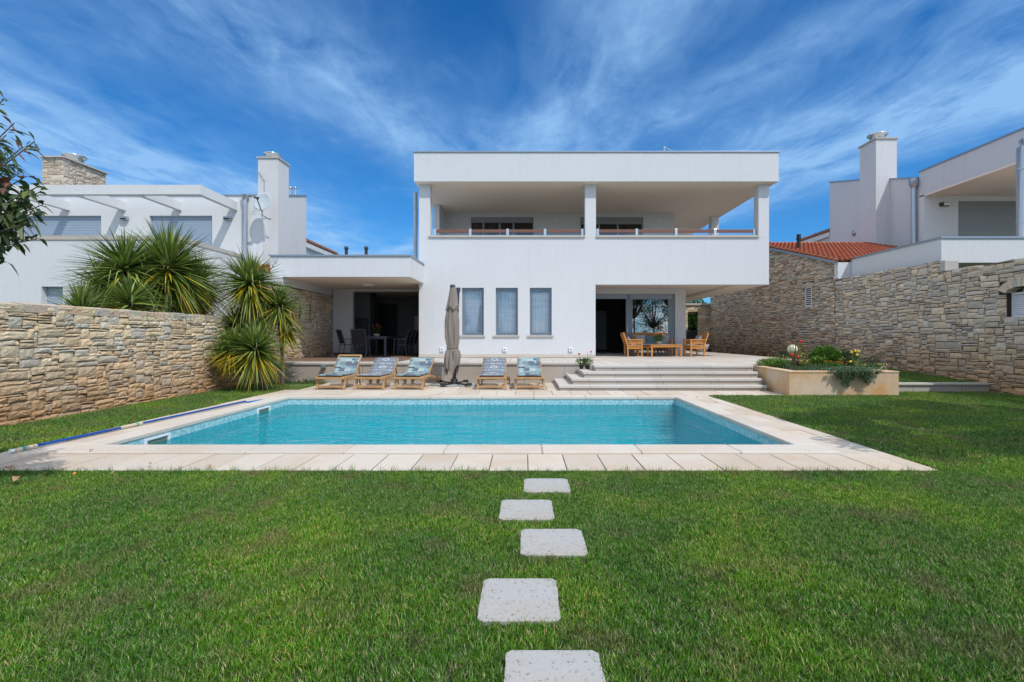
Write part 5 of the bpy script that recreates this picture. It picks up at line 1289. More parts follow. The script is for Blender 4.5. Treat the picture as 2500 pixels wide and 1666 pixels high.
palm([(P3(575, 795, 12.7), .68, 220, .042, -1, .15), (P3(640, 800, 12.9), .5, 120, .034, -1, .2)], (-6.6, 12.8, 0), 'mid-height palm heads between the tall and the low ones', 10, .05)
palm([(P3(250, 700, 11.4), .80, 150, .05, -1, .2)], (-9.7, 11.4, 0), 'lower palm head filling in left of the tall ones behind the wall', 11)
palm([(P3(455, 690, 12.4), .85, 150, .05, -1, .4)], (-8.4, 12.4, 0), 'palm head between the biggest one and the tall one by the porch', 12)
k = MB(); r = random.Random(5)
for (a, b_) in ((P3(640, 690, 13.0), P3(678, 632, 12.9)), (P3(585, 690, 13.0), P3(556, 628, 12.9)), (P3(425, 640, 11.7), P3(432, 610, 11.6))):
    a, b_ = Vector(a), Vector(b_); k.tube([a, b_], [.008, .004], 5)
    for i in range(26):
        p = a.lerp(b_, .25 + .75 * i / 26); d = Vector((r.uniform(-1, 1), r.uniform(-1, 1), r.uniform(.1, 1))); k.tube([p, p + d.normalized() * r.uniform(.05, .13) * (1.2 - i / 30)], [.003, .007], 4)
tag(k.build('seed_stalk', DRYL), 'dry branching seed stalks sticking out of the palm heads', 'seed stalks')
# shade foliage between trunks
k = MB(); r = random.Random(8); 
for c_ in (P3(390, 742, 12.6), P3(360, 750, 12.4), P3(480, 750, 13.6)): clump(k, c_, (.45, .3, .35), 500, .09, .035, [(.025, .05, .015), (.035, .065, .02)], r)
rt = tag(empty('dark_shrub', (-9.2, 12.6, 0)), 'dark leafy shrub behind the wall below the biggest palm head', 'shrub'); k.build('foliage', LEAFM, rt)
MB().tube([(-9.2, 12.6, 0), (-9.2, 12.6, 2.0)], [.05, .02], 6).build('stem', BARK, rt)

# ---------------------------------------------------------------- TREES at the frame's edge (they cast the shadows on the lawn)
OL = [(.04, .075, .022), (.055, .10, .03), (.075, .12, .035), (.09, .13, .03), (.045, .08, .035)]
rt = tag(empty('glossy_leaved_shrub', (-4.9, 3.6, 0)), 'glossy dark green shrub reaching in at the left edge above the wall', 'shrub')
r = random.Random(77); k = MB(); lf = MB(); top = Vector((-4.85, 3.65, 1.5)); k.tube([(-4.9, 3.6, 0), top], [.06, .045], 8)
tips = []
for i in range(240):
    d = Vector((r.gauss(0, 1), r.gauss(0, 1), r.gauss(0, 1))).normalized(); q = r.uniform(.55, 1)
    p = Vector((-4.72, 3.68, 2.38)) + Vector((d.x * 1.0, d.y * .75, d.z * .78)) * q; tips.append(p)
for px, py in ((40, 300), (90, 345), (60, 360), (70, 430), (100, 470), (110, 500), (85, 540), (60, 560), (100, 455), (40, 600), (20, 640), (20, 560), (30, 520), (50, 490), (60, 520), (75, 505), (15, 240), (8, 410), (20, 330), (40, 400), (90, 520), (30, 450)):
    tips.append(Vector(P3(px - 5, py, 3.65 + r.uniform(-.15, .2))))
for p in tips:
    mid = top.lerp(p, .55) + Vector((0, 0, .12)); k.tube([top, mid, p], [.016, .008, .0035], 5, caps=False)
    d0 = (p - mid).normalized()
    brown = r.random() < .13
    for j in range(22):
        q = p - d0 * .022 * j * r.uniform(.6, 1.2); a = r.uniform(0, 6.28)
        u_ = d0.cross(Vector((0, 0, 1))); u_ = u_.normalized() if u_.length > .1 else Vector((1, 0, 0)); w_ = u_.cross(d0)
        d = d0 * r.uniform(.2, .9) + u_ * math.cos(a) + w_ * math.sin(a) + Vector((0, 0, -.1))
        col = jcol(r, (.16, .07, .045), .3) if brown and j < 4 else jcol(r, r.choice(OL + [(.11, .15, .03)]))
        if p.z > 2.55: leaf(lf, q, d, w_ + Vector((0, 0, .6)), r.uniform(.09, .15), r.uniform(.013, .02), col, .5)
        else: leaf(lf, q, d, w_ + Vector((0, 0, .6)), r.uniform(.07, .11), r.uniform(.03, .042), col, .8)
k.build('branches', BARK, rt); lf.build('crown', LEAFM, rt)
tree('garden_tree', (8.0, 4.2, 0), 2.6, (7.9, 4.3, 4.4), (1.9, 1.8, 1.3), 12000, .13, .07, GR, 'leafy tree outside the right edge whose shade falls on the right lawn', 'tree', 21, clumps=46)
tree('garden_tree', (10.4, 5.3, 0), 3.2, (10.3, 5.3, 5.1), (1.7, 1.5, 1.2), 9000, .13, .07, GR, 'second leafy tree beyond the right edge close to the garden wall', 'tree', 22, clumps=36)
tree('garden_tree', (12.6, -8, 0), 2.2, (12.4, -8, 4.2), (3.6, 2.5, 3.0), 9000, .2, .05, GR, 'tall loose tree behind the viewer mirrored in the patio glass', 'tree', 23, clumps=60)
tree('garden_tree', (7.5, -9, 0), 2.4, (7.5, -9, 4.4), (2.6, 2.4, 2.6), 5000, .2, .05, GR, 'tree behind the viewer mirrored in the ground floor windows', 'tree', 24, clumps=40)

# ---------------------------------------------------------------- PLANTER PLANTS
PZS = PZT - .05
def plant(name, base, label, cat, parts):
    rt = tag(empty(name, base), label, cat)
    for nm, mb, mt in parts: mb.build(nm, mt, rt)
    return rt
r = random.Random(31)
CG = [(.06, .12, .05), (.08, .15, .07), (.045, .09, .035), (.10, .16, .06)]
k = MB()
for i in range(9000):
    u_, v_ = r.random(), r.random()
    x = 6.1 + u_ * 2.1; y = 11.26 + v_ * 2.6
    if x < 5.9 + .1 + (y - 11.09) * .11 + .18: continue
    if x > 7.95 and r.random() < .6: continue
    h_ = .03 + .07 * abs(math.sin(x * 5 + y * 3)) + .05 * v_
    leaf(k, Vector((x, y, PZS + .02 + h_ * r.random())), Vector((r.uniform(-1, 1), r.uniform(-1, 1), r.uniform(.1, 1))), Vector((0, 0, 1)), r.uniform(.025, .045), .014, jcol(r, r.choice(CG)))
for s_ in range(260):        # trailing stems over the front edge
    x = 7.28 + r.gauss(0, .28); x = min(max(x, 6.72), 7.85)
    drop = (.30 * math.exp(-((x - 7.08) / .18) ** 2) + .24 * math.exp(-((x - 7.55) / .16) ** 2) + .06) * r.uniform(.35, 1.1)
    y0 = 11.25; yo = 11.05 - r.uniform(.02, .10); x1 = x + r.uniform(-.08, .08)
    n_ = int(14 + drop * 90)
    for j in range(n_):
        q = j / n_
        if q < .3: p = Vector((x, y0 + (yo - y0) * q / .3, PZT + .03 + .05 * math.sin(q / .3 * 3.1)))
        else: p = Vector((x + (x1 - x) * (q - .3) / .7, yo, PZT + .02 - drop * (q - .3) / .7))
        leaf(k, p + Vector((r.uniform(-.015, .015), r.uniform(-.015, .015), 0)), Vector((r.uniform(-1, 1), r.uniform(-1, .3), r.uniform(-.8, .6))), Vector((0, -.5, 1)), r.uniform(.022, .04), .013, jcol(r, r.choice(CG)))
tag(k.build('creeping_ground_cover', LEAFM), 'creeping grey-green ground cover spilling over the front of the planter', 'ground cover', kind='stuff')
k = MB()
for cx_, cy_, rr in ((6.30, 13.15, .2), (6.5, 12.9, .22), (6.75, 13.2, .24), (6.95, 12.9, .2), (6.6, 13.4, .2), (6.42, 12.6, .16)):
    clump(k, (cx_, cy_, PZS + .09), (rr, rr, .12), 420, .055, .024, [(.11, .22, .03), (.15, .27, .04), (.08, .17, .03)], r, .9)
plant('leafy_border_plant', (6.6, 13.0, PZS), 'light green low leafy plant at the left end of the planter', 'plant', [('foliage', k, LEAFM)])
# mixed low flowering plants filling the bed
for i_, (px_, yy_, cw_, ch_, pal_, fm_, lb_) in enumerate(((1960, 12.3, .22, .13, [(.12, .18, .05), (.09, .15, .04)], YEP, 'low plant with tiny yellow flowers right of the rose bush'),
      (2035, 12.2, .28, .12, [(.10, .20, .03), (.07, .14, .02)], ORP, 'low spreading plant with small orange flowers in the middle of the planter'),
      (1895, 13.6, .3, .16, [(.09, .17, .03), (.14, .24, .04)], YEP, 'leafy plant at the back left corner of the planter'),
      (2130, 12.0, .3, .10, [(.07, .15, .05), (.10, .19, .06)], YEP, 'low mat of foliage at the right end of the planter'))):
    k = MB(); clump(k, (PX(px_, yy_), yy_, PZS + ch_ * .7), (cw_, .2, ch_), 600, .05, .02, pal_, r, .6, .3); f_ = MB()
    for q in range(12): f_.sphere((PX(px_, yy_) + r.uniform(-cw_, cw_), yy_ + r.uniform(-.18, .1), PZS + ch_ * r.uniform(1.2, 1.8)), .012, 6, 4)
    plant('border_flower', (PX(px_, yy_), yy_, PZS), lb_, 'flowering plant', [('foliage', k, LEAFM), ('blooms', f_, fm_)])
# rose
k = MB(); lf = MB(); fl = MB(); bx, by = PX(1940, 12.2), 12.2
for i in range(11):
    tip = Vector((bx + r.uniform(-.28, .36), by + r.uniform(-.2, .2), r.uniform(.75, 1.22))); mid = Vector((bx, by, PZS)).lerp(tip, .5) + Vector((r.uniform(-.05, .05), 0, .05))
    k.tube([(bx, by, PZS), mid, tip], [.009, .006, .003], 5)
    for j in range(40):
        p = Vector((bx, by, PZS)).lerp(tip, r.uniform(.3, 1.0)) + Vector((r.uniform(-.07, .07), r.uniform(-.07, .07), r.uniform(-.03, .05)))
        leaf(lf, p, Vector((r.uniform(-1, 1), r.uniform(-1, 1), r.uniform(-.3, .6))), Vector((0, 0, 1)), r.uniform(.04, .06), .03, jcol(r, r.choice([(.30, .32, .03), (.20, .26, .03), (.40, .38, .04), (.12, .18, .03), (.34, .26, .05)])))
k.tube([(PX(1942, 12.1), 12.1, PZS), (PX(1942, 12.1), 12.1, PZ(833, 12.1))], .012, 6)
for px, py, s_ in ((1934, 866, .045), (1948, 872, .04), (1955, 834, .045), (1928, 838, .025)):
    c_ = Vector(P3(px, py, 12.05)); 
    for q in range(14):
        d = Vector((r.gauss(0, 1), r.gauss(0, 1), r.gauss(0, 1))).normalized(); fl.sphere(c_ + d * s_ * .5, s_ * .5, 7, 5, (1, 1, .7))
plant('rose_bush', (bx, by, PZS), 'sparse yellow-leaved rose bush with red blooms in the planter', 'rose bush', [('stems', k, BARK), ('foliage', lf, LEAFM), ('blooms', fl, REDP)])
gx, gy = PX(1935, 13.2), 13.2; gz = PZ(853, 13.2)
gl = tag(empty('globe_lamp', (gx, gy, PZS)), 'cream globe garden lamp behind the rose bush', 'garden lamp')
MB().sphere((gx, gy, gz), .125, 24, 14).build('globe', GLOBE, gl); MB().tube([(gx, gy, PZS), (gx, gy, gz - .13)], .02, 8).lathe((gx, gy, gz - .17), [(.03, 0), (.06, .03), (.05, .05)], 12).build('post', BLACKM, gl)
k = MB(); clump(k, (PX(2015, 12.9), 12.9, PZ(876, 12.9)), (.40, .28, .30), 1500, .10, .035, [(.09, .18, .02), (.13, .24, .03), (.06, .13, .02)], r, .5, .5)
clump(k, (PX(1998, 12.6), 12.6, PZ(886, 12.6)), (.22, .2, .14), 300, .09, .035, [(.09, .18, .02), (.13, .24, .03)], r, .5, .5)
plant('bright_green_bush', (PX(2015, 12.9), 12.9, PZS), 'bright green broad-leaved bush in the middle of the planter', 'bush', [('foliage', k, LEAFM)])
k = MB(); clump(k, (PX(2058, 13.4), 13.4, PZ(876, 13.4)), (.42, .28, .22), 1300, .07, .026, [(.03, .07, .02), (.04, .09, .025)], r, .4, .4)
clump(k, (PX(2085, 13.3), 13.3, PZ(884, 13.3)), (.2, .2, .16), 300, .06, .02, [(.03, .07, .02), (.04, .09, .025)], r, .4, .4)
plant('dark_green_bush', (PX(2060, 13.4), 13.4, PZS), 'dark green bush right of the bright one in the planter', 'bush', [('foliage', k, LEAFM)])
k = MB(); fl = MB(); cx_ = PX(2090, 12.5)
for i in range(46):
    a = r.uniform(0, 6.28); leaf(k, Vector((cx_ + r.uniform(-.08, .08), 12.5 + r.uniform(-.08, .08), PZS)), Vector((math.cos(a) * .35, math.sin(a) * .3, 1)), Vector((math.cos(a + 1.6), math.sin(a + 1.6), 0)), r.uniform(.25, .46), .022, jcol(r, r.choice([(.10, .17, .06), (.30, .32, .12), (.07, .13, .04), (.45, .42, .2)])), .2)
for px, py in ((2087, 858), (2093, 866), (2080, 860), (2077, 884), (2096, 858)):
    c_ = Vector(P3(px, py, 12.4)); 
    for q in range(5): fl.sphere(c_ + Vector((r.uniform(-.025, .025), 0, r.uniform(-.02, .02))), .02, 6, 4)
plant('yellow_iris', (cx_, 12.5, PZS), 'strappy iris clump with yellow flowers at the right of the planter', 'flowering plant', [('leaves', k, LEAFM), ('blooms', fl, YEP)])
k = MB(); st_ = MB()
b0 = Vector((PX(2105, 12.9), 12.9, PZS))
clump(k, (PX(2122, 12.9), 12.9, PZ(887, 12.9)), (.36, .22, .13), 800, .045, .010, [(.02, .055, .02), (.03, .07, .025)], r, .4, .2)
for (a, b_, n_) in ((b0, Vector(P3(2182, 842, 12.6)), 260), (b0, Vector(P3(2150, 862, 12.7)), 200), (b0, Vector(P3(2165, 858, 12.9)), 160)):
    st_.tube([a, a.lerp(b_, .5) - Vector((0, 0, .05)), b_], [.012, .008, .003], 5)
    for i in range(n_):
        q = r.random(); p = a.lerp(b_, q) - Vector((0, 0, .05 * math.sin(q * 3.1))); sp_2 = .10 * (1 - q) + .015
        leaf(k, p + Vector((r.gauss(0, sp_2), r.gauss(0, sp_2), r.gauss(0, sp_2 * .7))), (b_ - a).normalized() + Vector((r.uniform(-.6, .6), r.uniform(-.6, .6), r.uniform(-.4, .6))), Vector((0, 0, 1)), r.uniform(.03, .06), .009, jcol(r, r.choice([(.03, .075, .025), (.05, .10, .03)])))
plant('spreading_juniper', tuple(b0), 'dark spreading juniper with a long branch pointing up to the right', 'juniper', [('stems', st_, BARK), ('foliage', k, LEAFM)])
k = MB(); st_ = MB(); b0 = Vector((PX(2000, 13.9), 13.9, PZS))
for i in range(26):
    tip = Vector(P3(r.uniform(1955, 2062), r.uniform(814, 850), 13.9 + r.uniform(-.3, .3))); mid = b0.lerp(tip, .5) + Vector((0, 0, .06)); st_.tube([b0, mid, tip], [.006, .004, .0015], 4)
    for j in range(36):
        q = r.uniform(.4, 1.02); p = b0.lerp(tip, q) + Vector((r.gauss(0, .03), r.gauss(0, .03), r.gauss(0, .03)))
        leaf(k, p, Vector((r.uniform(-1, 1), r.uniform(-1, 1), r.uniform(0, 1))), Vector((0, 0, 1)), .04, .006, jcol(r, r.choice([(.11, .14, .09), (.15, .18, .12)])))
plant('wispy_grey_shrub', tuple(b0), 'thin wispy grey-green shrub in front of the stone wall', 'shrub', [('stems', st_, BARK), ('foliage', k, LEAFM)])
k = MB(); clump(k, (PX(1912, 15.0), 15.0, PZ(868, 15)), (.24, .2, .16), 500, .06, .015, [(.02, .05, .015), (.03, .065, .02)], r, .5, .2)
plant('small_dark_shrub', (PX(1912, 15.0), 15.0, .3), 'small dark shrub left of the globe lamp by the terrace edge', 'shrub', [('foliage', k, LEAFM)])
k = MB(); c_ = P3(2157, 905, 11.6); k.tube([Vector((c_[0] + .07 * math.cos(a), c_[1], PZS + .03 + .09 * math.sin(a))) for a in [math.pi * i / 10 for i in range(11)]], .008, 6)
tag(k.build('wicker_hoop', TERRAC), 'little pale wicker hoop lying at the right corner of the planter', 'garden ornament')

# flower bowl, geranium, pots
def pot_plant(name, c, label, potmat, pr, ph, fr, leafpal, n, Lf, flm, flowers, fh=.1):
    rt = tag(empty(name, c), label, 'potted plant')
    MB().lathe(c, [(.001, 0), (pr * .7, 0), (pr, ph), (pr * .9, ph), (pr * .88, ph - .02), (.001, ph - .03)], 20).build('pot', potmat, rt)
    k = MB(); clump(k, (c[0], c[1], c[2] + ph + fh), (fr, fr, fr * .62), n, Lf, Lf * .55, leafpal, r, .3, .4); k.build('foliage', LEAFM, rt)
    st_ = MB(); f_ = MB()
    for x, y, z, s_ in flowers:
        p = Vector((c[0] + x, c[1] + y, c[2] + ph + z)); st_.tube([(c[0] + x * .4, c[1] + y, c[2] + ph), p], .004, 4)
        for q in range(12):
            d = Vector((r.gauss(0, 1), r.gauss(0, 1), r.gauss(0, 1))).normalized(); f_.sphere(p + d * s_ * .55, s_ * .4, 6, 4)
    st_.build('stems', mat_plain('plant_stem', (.07, .13, .03), .6), rt); f_.build('blooms', flm, rt)
pot_plant('flower_bowl', (5.02, 18.66, TT + .456), 'bowl of orange flowers standing on the coffee table', TERRAC, .11, .12, .22, [(.05, .11, .02), (.08, .15, .03)], 420, .06, ORP,
          [(-.10, 0, .50, .04), (.10, -.02, .30, .045), (-.05, -.05, .30, .035), (.02, .05, .26, .035), (-.12, -.02, .28, .04)])
for i in range(2):
    gx = 1.57 + i * .17
    pot_plant('geranium', (gx, 13.75, TZ * .75 + .001), ['left red geranium in a small black pot on the top step', 'right red geranium in a small black pot on the top step'][i], BLACKM, .065, .10, .15, [(.06, .15, .02), (.09, .20, .03)], 260, .05, REDP,
              [[(-.06, 0, .32, .035)], [(.10, 0, .38, .03), (.0, 0, .36, .012)]][i])
k = MB().box(PX(1677, 28.3), PX(1702.5, 28.3), 28.3, 28.9, TT, PZ(807, 28.3)); rt = tag(empty('hedge_planter', (9.4, 28.5, TT)), 'black square planter below the green hedge in the rear gateway', 'planter'); k.build('box', BLACKM, rt, bevel=.01)
k = MB(); clump(k, (PX(1690, 31.5), 31.5, PZ(790, 31.5)), (1.3, .5, 1.7), 9000, .15, .08, [(.09, .19, .02), (.14, .28, .03), (.05, .11, .02)], r, .2, .2)
rt = tag(empty('green_hedge', (PX(1690, 31.5), 31.5, 0)), 'bright green hedge seen through the rear gateway', 'hedge'); k.build('foliage', LEAFM, rt); MB().tube([(PX(1690, 31.5), 31.5, 0), (PX(1690, 31.5), 31.5, 2)], .1, 8).build('trunk', BARK, rt)
pot_plant('grey_pot_with_plant', (8.62, 24.2, TT), 'large grey pot with a dark plant at the foot of the stone wall', POTG, .33, .38, .3, [(.02, .04, .015), (.03, .06, .02)], 400, .08, BLACKM, [], .16)
for i, yy in enumerate((17.8, 17.0)):
    pot_plant('niche_pot', (-7.74, yy, 1.985), ['tiny white pot in the right niche of the porch stone wall', 'tiny white pot in the left niche of the porch stone wall'][i], WHITEP, .05, .10, .07, [(.02, .04, .015)], 60, .05, BLACKM, [], .08)
pot_plant('red_flower_vase', (-5.55, 18.8, PT + .736), 'dark red bouquet in a pale bowl on the dining table', TERRAC, .13, .09, .2, [(.04, .08, .02)], 150, .07, mat_plain('dusky_petal', (.22, .03, .02), .7), [(-.15, 0, .3, .05), (0, 0, .36, .05), (.14, 0, .25, .05), (-.02, .1, .24, .05), (.08, -.05, .32, .05)])

# weeds and slab by the retaining wall
k = MB()
for i in range(120):
    x, y = -5.95 + r.gauss(0, .25), 13.85 + r.gauss(0, .1); c_ = r.choice([(.07, .14, .03), (.05, .1, .02), (.28, .04, .02)]) if x > -5.9 else r.choice([(.07, .14, .03), (.10, .18, .04)])
    leaf(k, Vector((x, y, .02)), Vector((r.uniform(-.6, .6), r.uniform(-.6, .6), 1)), Vector((r.random(), r.random(), 0)), r.uniform(.08, .24), .02, jcol(r, c_))
tag(k.build('red_leaf_weed', LEAFM), 'small clump of weeds with red leaves at the foot of the retaining wall', 'weed')
tag(MB().box(-6.25, -5.72, 13.1, 13.45, .012, .034).build('cover_slab', mat_plain('green_cover', (.13, .19, .17), .8), bevel=.01), 'flat grey-green cover slab in the grass near the retaining wall', 'cover')

# pool pole with leaf net
pp = tag(empty('pool_pole', (-5.6, 8, .02)), 'long blue telescopic pole with leaf net lying on the left pool paving', 'pool pole')
A, B = Vector((-5.72, 5.60, .052)), Vector((-5.50, 10.0, .052)); dd = (B - A)
def seg(a, b_, rad, mat, nm, zz_=0): MB().tube([A + dd * a + Vector((0, 0, zz_)), A + dd * b_ + Vector((0, 0, zz_))], rad, 12).build(nm, mat, pp)
seg(.0, .055, .023, BEIGEP, 'grip'); seg(-.01, .0, .021, WHITEP, 'end_cap'); seg(.018, .026, .025, TEALP, 'ring')
seg(.055, .315, .019, BLUEP, 'tube'); seg(.315, .40, .021, BEIGEP, 'grip'); seg(.375, .383, .024, TEALP, 'ring'); seg(.40, .97, .017, BLUEP, 'tube')
k = MB(); T0 = A + dd * .96
vs = [T0 + Vector((-.03, 0, 0)), T0 + Vector((.04, 0, 0)), T0 + Vector((-.02, .22, -.02)), T0 + Vector((.20, .10, -.02)), T0 + Vector((.05, .48, -.018)), T0 + Vector((.36, .36, -.018)), T0 + Vector((.38, .58, -.016))]
k.add(vs, [(0, 1, 3, 2), (2, 3, 5, 4), (4, 5, 6)]); o = k.build('net', mat_plain('blue_net', (.02, .20, .50), .5), pp); so_ = o.modifiers.new('s', 'SOLIDIFY'); so_.thickness = .012

# stepping stones
SSN = [((1210 + 1350) / 2, (1182 - 30, 0), 0)]
stones = [(1338, 5.0 - .40, 4.28), ]
def gd(py): return H * F / (py - VY)
ST = [((1282, 1391), 1176, 1207, 'small pale granite stepping stone nearest the pool, farthest from the viewer'), ((1222, 1350), 1229, 1275, 'second pale granite stepping stone from the pool, set a little to the left'),
      ((1274, 1432), 1302, 1363, 'third pale granite stepping stone from the pool, set to the right'), ((1170, 1364), 1426, 1524, 'fourth pale granite stepping stone from the pool, large and set to the left'),
      ((1236, 1480), 1606, 1720, 'pale granite stepping stone cut off by the bottom edge of the picture')]
HOLES = []
for (xa, xb), ya, yb, lb in ST:
    y1, y0 = gd(ya), gd(yb); x0, x1 = (xa - VX) * y0 / F - .012, (xb - VX) * y0 / F + .012; y0 -= .018; y1 += .012
    k = MB(); n = 44; pts = []; cx_, cy_ = (x0 + x1) / 2, (y0 + y1) / 2; hx, hy = (x1 - x0) / 2, (y1 - y0) / 2
    for i in range(n):
        a = 2 * math.pi * i / n; c_, s_ = math.cos(a), math.sin(a); q = (abs(c_) ** 30 + abs(s_) ** 30) ** (-1 / 30) * r.uniform(.985, 1.01)
        pts.append((cx_ + hx * c_ * q, cy_ + hy * s_ * q))
    k.prism(pts, .0, .026)
    tag(k.build('stepping_stone', GRANITE, fix=True, bevel=.004), lb, 'stepping stone', 'stepping stones across the lawn'); HOLES.append((x0, x1, y0, y1))

# fallen leaves
FL = [(22, 1160, 'long brown leaf on the grass at the far left edge'), (42, 1187, 'curled brown leaf on the grass near the left edge'), (185, 1172, 'small orange leaf on the grass left of the pool front'), (223, 1112, 'yellowish leaf on the left front of the pool coping'),
      (513, 1146, 'tan leaf at the lawn edge left of centre on the paving'), (1503, 963, 'dry leaf on the paving in front of the right part of the steps'), (1702, 974, 'pale dry leaf on the paving behind the right pool corner'), (1747, 987, 'tiny dark leaf on the right pool paving'),
      (367, 1147, 'dull leaf lying in the grass at the left front'), (278, 1170, 'pale yellow leaf on the grass below the left paving')]
for i, (px, py, lb) in enumerate(FL):
    y = gd(py); x = (px - VX) * y / F; z = .052 if i == 3 else (.03 if i in (4, 5, 6, 7) else .055)
    k = MB(); a = r.uniform(0, 3.1); L_ = .10 if i < 2 else .05; m = 5; vs = []
    for q in range(m + 1):
        t_ = q / m; w_ = .32 * L_ * math.sin(math.pi * (t_ * .9 + .05)); arch_ = L_ * .28 * math.sin(math.pi * t_)
        for s_ in (-1, 0, 1): vs.append((x + math.cos(a) * L_ * (t_ - .5) - math.sin(a) * w_ * s_, y + math.sin(a) * L_ * (t_ - .5) + math.cos(a) * w_ * s_, z + arch_ + abs(s_) * .25 * w_))
    k.add(vs, [(q * 3 + j, q * 3 + j + 1, q * 3 + 4 + j, q * 3 + 3 + j) for q in range(m) for j in (0, 1)], None, True)
    tag(k.build('fallen_leaf', ORP if i == 2 else DRYL), lb, 'leaf', 'fallen leaves')

# ---------------------------------------------------------------- GRASS
def grassmat():
    m, nt, p = newmat('grass_blade')
    a = nt.n('ShaderNodeVertexColor'); a.layer_name = 'Col'; g = nt.n('ShaderNodeNewGeometry')
    def nz(scale, det=3):
        n = nt.n('ShaderNodeTexNoise'); nt.l(g.outputs['Position'], n.inputs[0]); n.inputs['Scale'].default_value = scale; n.inputs['Detail'].default_value = det; return n.outputs[0]
    oi = nt.n('ShaderNodeObjectInfo')
    c = nt.mix(nt.m('MULTIPLY', nt.ramp(nz(1.1, 5), ((.45, 0.0), (.62, 1.0))), .7), a.outputs[0], (1.7, 1.45, .7), 'MULTIPLY')
    c = nt.mix(nt.m('MULTIPLY', nt.ramp(nz(2.6, 4), ((.52, 0.0), (.68, 1.0))), .55), c, (.26, .20, .10))
    c = nt.mix(nt.m('MULTIPLY', nt.ramp(nz(.7, 3), ((.4, 1.0), (.55, 0.0))), .35), c, (.5, .75, .8), 'MULTIPLY')
    c = nt.mix(nt.m('MULTIPLY', oi.outputs['Random'], .35), c, (.62, .75, .6), 'MULTIPLY')
    nt.l(c, p.inputs['Base Color']); p.inputs['Roughness'].default_value = .42; p.inputs['Specular IOR Level'].default_value = .4
    tr = nt.n('ShaderNodeBsdfTranslucent'); nt.l(c, tr.inputs[0]); mx = nt.n('ShaderNodeMixShader'); mx.inputs[0].default_value = .25
    nt.l(p.outputs[0], mx.inputs[1]); nt.l(tr.outputs[0], mx.inputs[2]); nt.l(mx.outputs[0], m.node_tree.nodes['Material Output'].inputs[0])
    return m
GM = grassmat()
def tuft(seed, nb, hh, spread, ww):
    r = random.Random(seed); vs = []; fs = []; cs = []
    for _ in range(nb):
        a = r.uniform(0, 6.28); rr = spread * math.sqrt(r.random()); x, y = rr * math.cos(a), rr * math.sin(a)
        h_ = hh * r.uniform(.55, 1.15); lean = r.uniform(.1, .75); az = r.uniform(0, 6.28); dx, dy = math.cos(az) * lean * h_, math.sin(az) * lean * h_
        ta = r.uniform(0, 6.28); tx, ty = math.cos(ta) * ww / 2, math.sin(ta) * ww / 2
        q = r.random()
        col = jcol(r, (.48, .42, .23), .25) if q < .12 else jcol(r, r.choice([(.085, .23, .012), (.06, .185, .014), (.14, .31, .018), (.025, .10, .014), (.12, .26, .04), (.22, .36, .07)]), .25)
        o = len(vs)
        for s_, wf in ((0, 1), (.5, .85), (1, 0)):
            px, py, pz = x + dx * s_ * s_, y + dy * s_ * s_, h_ * (s_ - .25 * lean * s_ * s_)
            if wf: vs += [(px - tx * wf, py - ty * wf, pz), (px + tx * wf, py + ty * wf, pz)]; cs += [col, col]
            else: vs.append((px, py, pz)); cs.append(col)
        fs += [(o, o + 1, o + 3, o + 2), (o + 2, o + 3, o + 4)]
    me = bpy.data.meshes.new('grass_tuft'); me.from_pydata(vs, [], fs)
    ca = me.color_attributes.new('Col', 'FLOAT_COLOR', 'POINT'); ca.data.foreach_set('color', np.c_[np.array(cs), np.ones(len(cs))].ravel())
    me.materials.append(GM); return bpy.data.objects.new('grass_tuft', me)
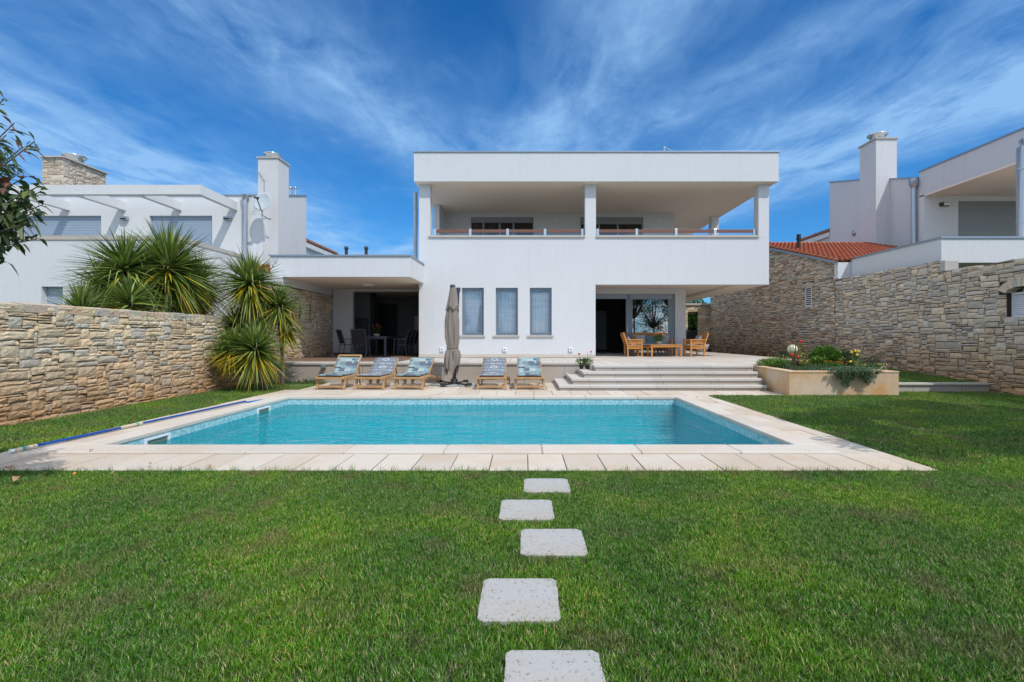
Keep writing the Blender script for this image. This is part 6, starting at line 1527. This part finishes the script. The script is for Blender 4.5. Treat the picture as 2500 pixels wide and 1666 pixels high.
def scatter(name, pts, objs, rng, smin=.75, smax=1.25, label=None):
    me = bpy.data.meshes.new(name); n = len(pts); me.vertices.add(n); me.vertices.foreach_set('co', pts.astype(np.float32).ravel())
    at = me.attributes.new('rot', 'FLOAT_VECTOR', 'POINT'); rv = np.zeros((n, 3), np.float32); rv[:, 2] = rng.uniform(0, 6.28, n); rv[:, :2] = rng.normal(0, .12, (n, 2)); at.data.foreach_set('vector', rv.ravel())
    at = me.attributes.new('scl', 'FLOAT', 'POINT'); at.data.foreach_set('value', rng.uniform(smin, smax, n).astype(np.float32))
    at = me.attributes.new('idx', 'INT', 'POINT'); at.data.foreach_set('value', rng.integers(0, len(objs), n).astype(np.int32))
    o = bpy.data.objects.new(name, me); C.objects.link(o)
    ng = bpy.data.node_groups.new(name + '_nodes', 'GeometryNodeTree')
    ng.interface.new_socket('Geometry', in_out='INPUT', socket_type='NodeSocketGeometry'); ng.interface.new_socket('Geometry', in_out='OUTPUT', socket_type='NodeSocketGeometry')
    gi = ng.nodes.new('NodeGroupInput'); go = ng.nodes.new('NodeGroupOutput'); ip = ng.nodes.new('GeometryNodeInstanceOnPoints')
    jn = ng.nodes.new('GeometryNodeGeometryToInstance')
    for q in objs:
        oi = ng.nodes.new('GeometryNodeObjectInfo'); oi.inputs['Object'].default_value = q; oi.inputs['As Instance'].default_value = False
        gti = ng.nodes.new('GeometryNodeGeometryToInstance'); ng.links.new(oi.outputs['Geometry'], gti.inputs[0])
        if q is objs[0]: jj = ng.nodes.new('GeometryNodeJoinGeometry')
        ng.links.new(gti.outputs[0], jj.inputs[0])
    ng.nodes.remove(jn)
    def na(nm, typ):
        d = ng.nodes.new('GeometryNodeInputNamedAttribute'); d.data_type = typ; d.inputs['Name'].default_value = nm; return [x for x in d.outputs if x.enabled][0]
    ng.links.new(gi.outputs[0], ip.inputs['Points']); ng.links.new(jj.outputs[0], ip.inputs['Instance']); ip.inputs['Pick Instance'].default_value = True
    ng.links.new(na('idx', 'INT'), ip.inputs['Instance Index']); ng.links.new(na('rot', 'FLOAT_VECTOR'), ip.inputs['Rotation']); ng.links.new(na('scl', 'FLOAT'), ip.inputs['Scale'])
    ng.links.new(ip.outputs[0], go.inputs[0]); md = o.modifiers.new('scatter', 'NODES'); md.node_group = ng
    tag(o, label, 'grass', kind='stuff'); return o
rng = np.random.default_rng(7)
near_t = [tuft(i, 16, .034, .024, .0037) for i in range(8)]
far_t = [tuft(50 + i, 20, .048, .042, .0068) for i in range(6)]
def region(x0, x1, y0, y1, dens):
    n = int((x1 - x0) * (y1 - y0) * dens); return np.c_[rng.uniform(x0, x1, n), rng.uniform(y0, y1, n), np.zeros(n)]
def in_hole(p):
    m = np.zeros(len(p), bool)
    for x0, x1, y0, y1 in HOLES:
        cx_, cy_ = (x0 + x1) / 2, (y0 + y1) / 2; hx, hy = (x1 - x0) / 2 - .006, (y1 - y0) / 2 - .006
        m |= ((np.abs(p[:, 0] - cx_) / hx) ** 12 + (np.abs(p[:, 1] - cy_) / hy) ** 12) < 1
    return m
P = region(-6.5, 6.5, 1.45, 4.87, 2600); P = P[np.abs(P[:, 0] + .0) < P[:, 1] * 1.12 + .8]; P = P[~in_hole(P)]
scatter('lawn_grass', P, near_t, rng, label='short mown grass of the front lawn')
wallx = lambda y: -7.66 + (y - 1.6) * .0191
Q1 = region(-8, -5.91, 4.87, 12.3, 900); Q1 = Q1[Q1[:, 0] > wallx(Q1[:, 1]) + .03]
Q2 = region(-7.4, -5.58, 12.3, 14.14, 900)
Q3 = region(4.085, 11.0, 4.87, 11.08, 900); Q4 = region(PXR + .03, 10.97, 11.08, 11.77, 900); Q4b = region(6.5, 11.5, 3.2, 4.87, 400)
Q5 = region(PXR + .06, 10.95, 12.08, 16.2, 500); Q5[:, 2] = .20 + (Q5[:, 1] - 12.04) * .052
Q = np.vstack([Q1, Q2, Q3, Q4, Q4b]); Q = Q[Q[:, 0] < np.maximum(Q[:, 1] * 1.1 + .6, 0)]
scatter('side_lawn_grass', Q, far_t, rng, label='green grass beside and beyond the pool')
scatter('upper_lawn_grass', Q5, far_t, rng, label='grass on the small raised lawn behind the kerb wall')
# longer stray blades along the paving edge
E = np.c_[rng.uniform(-5.5, 5.5, 420), rng.uniform(4.80, 4.885, 420), np.zeros(420)]
scatter('edge_grass', E, [tuft(90 + i, 6, .085, .02, .003) for i in range(4)], rng, label='longer stray grass blades along the front edge of the paving')
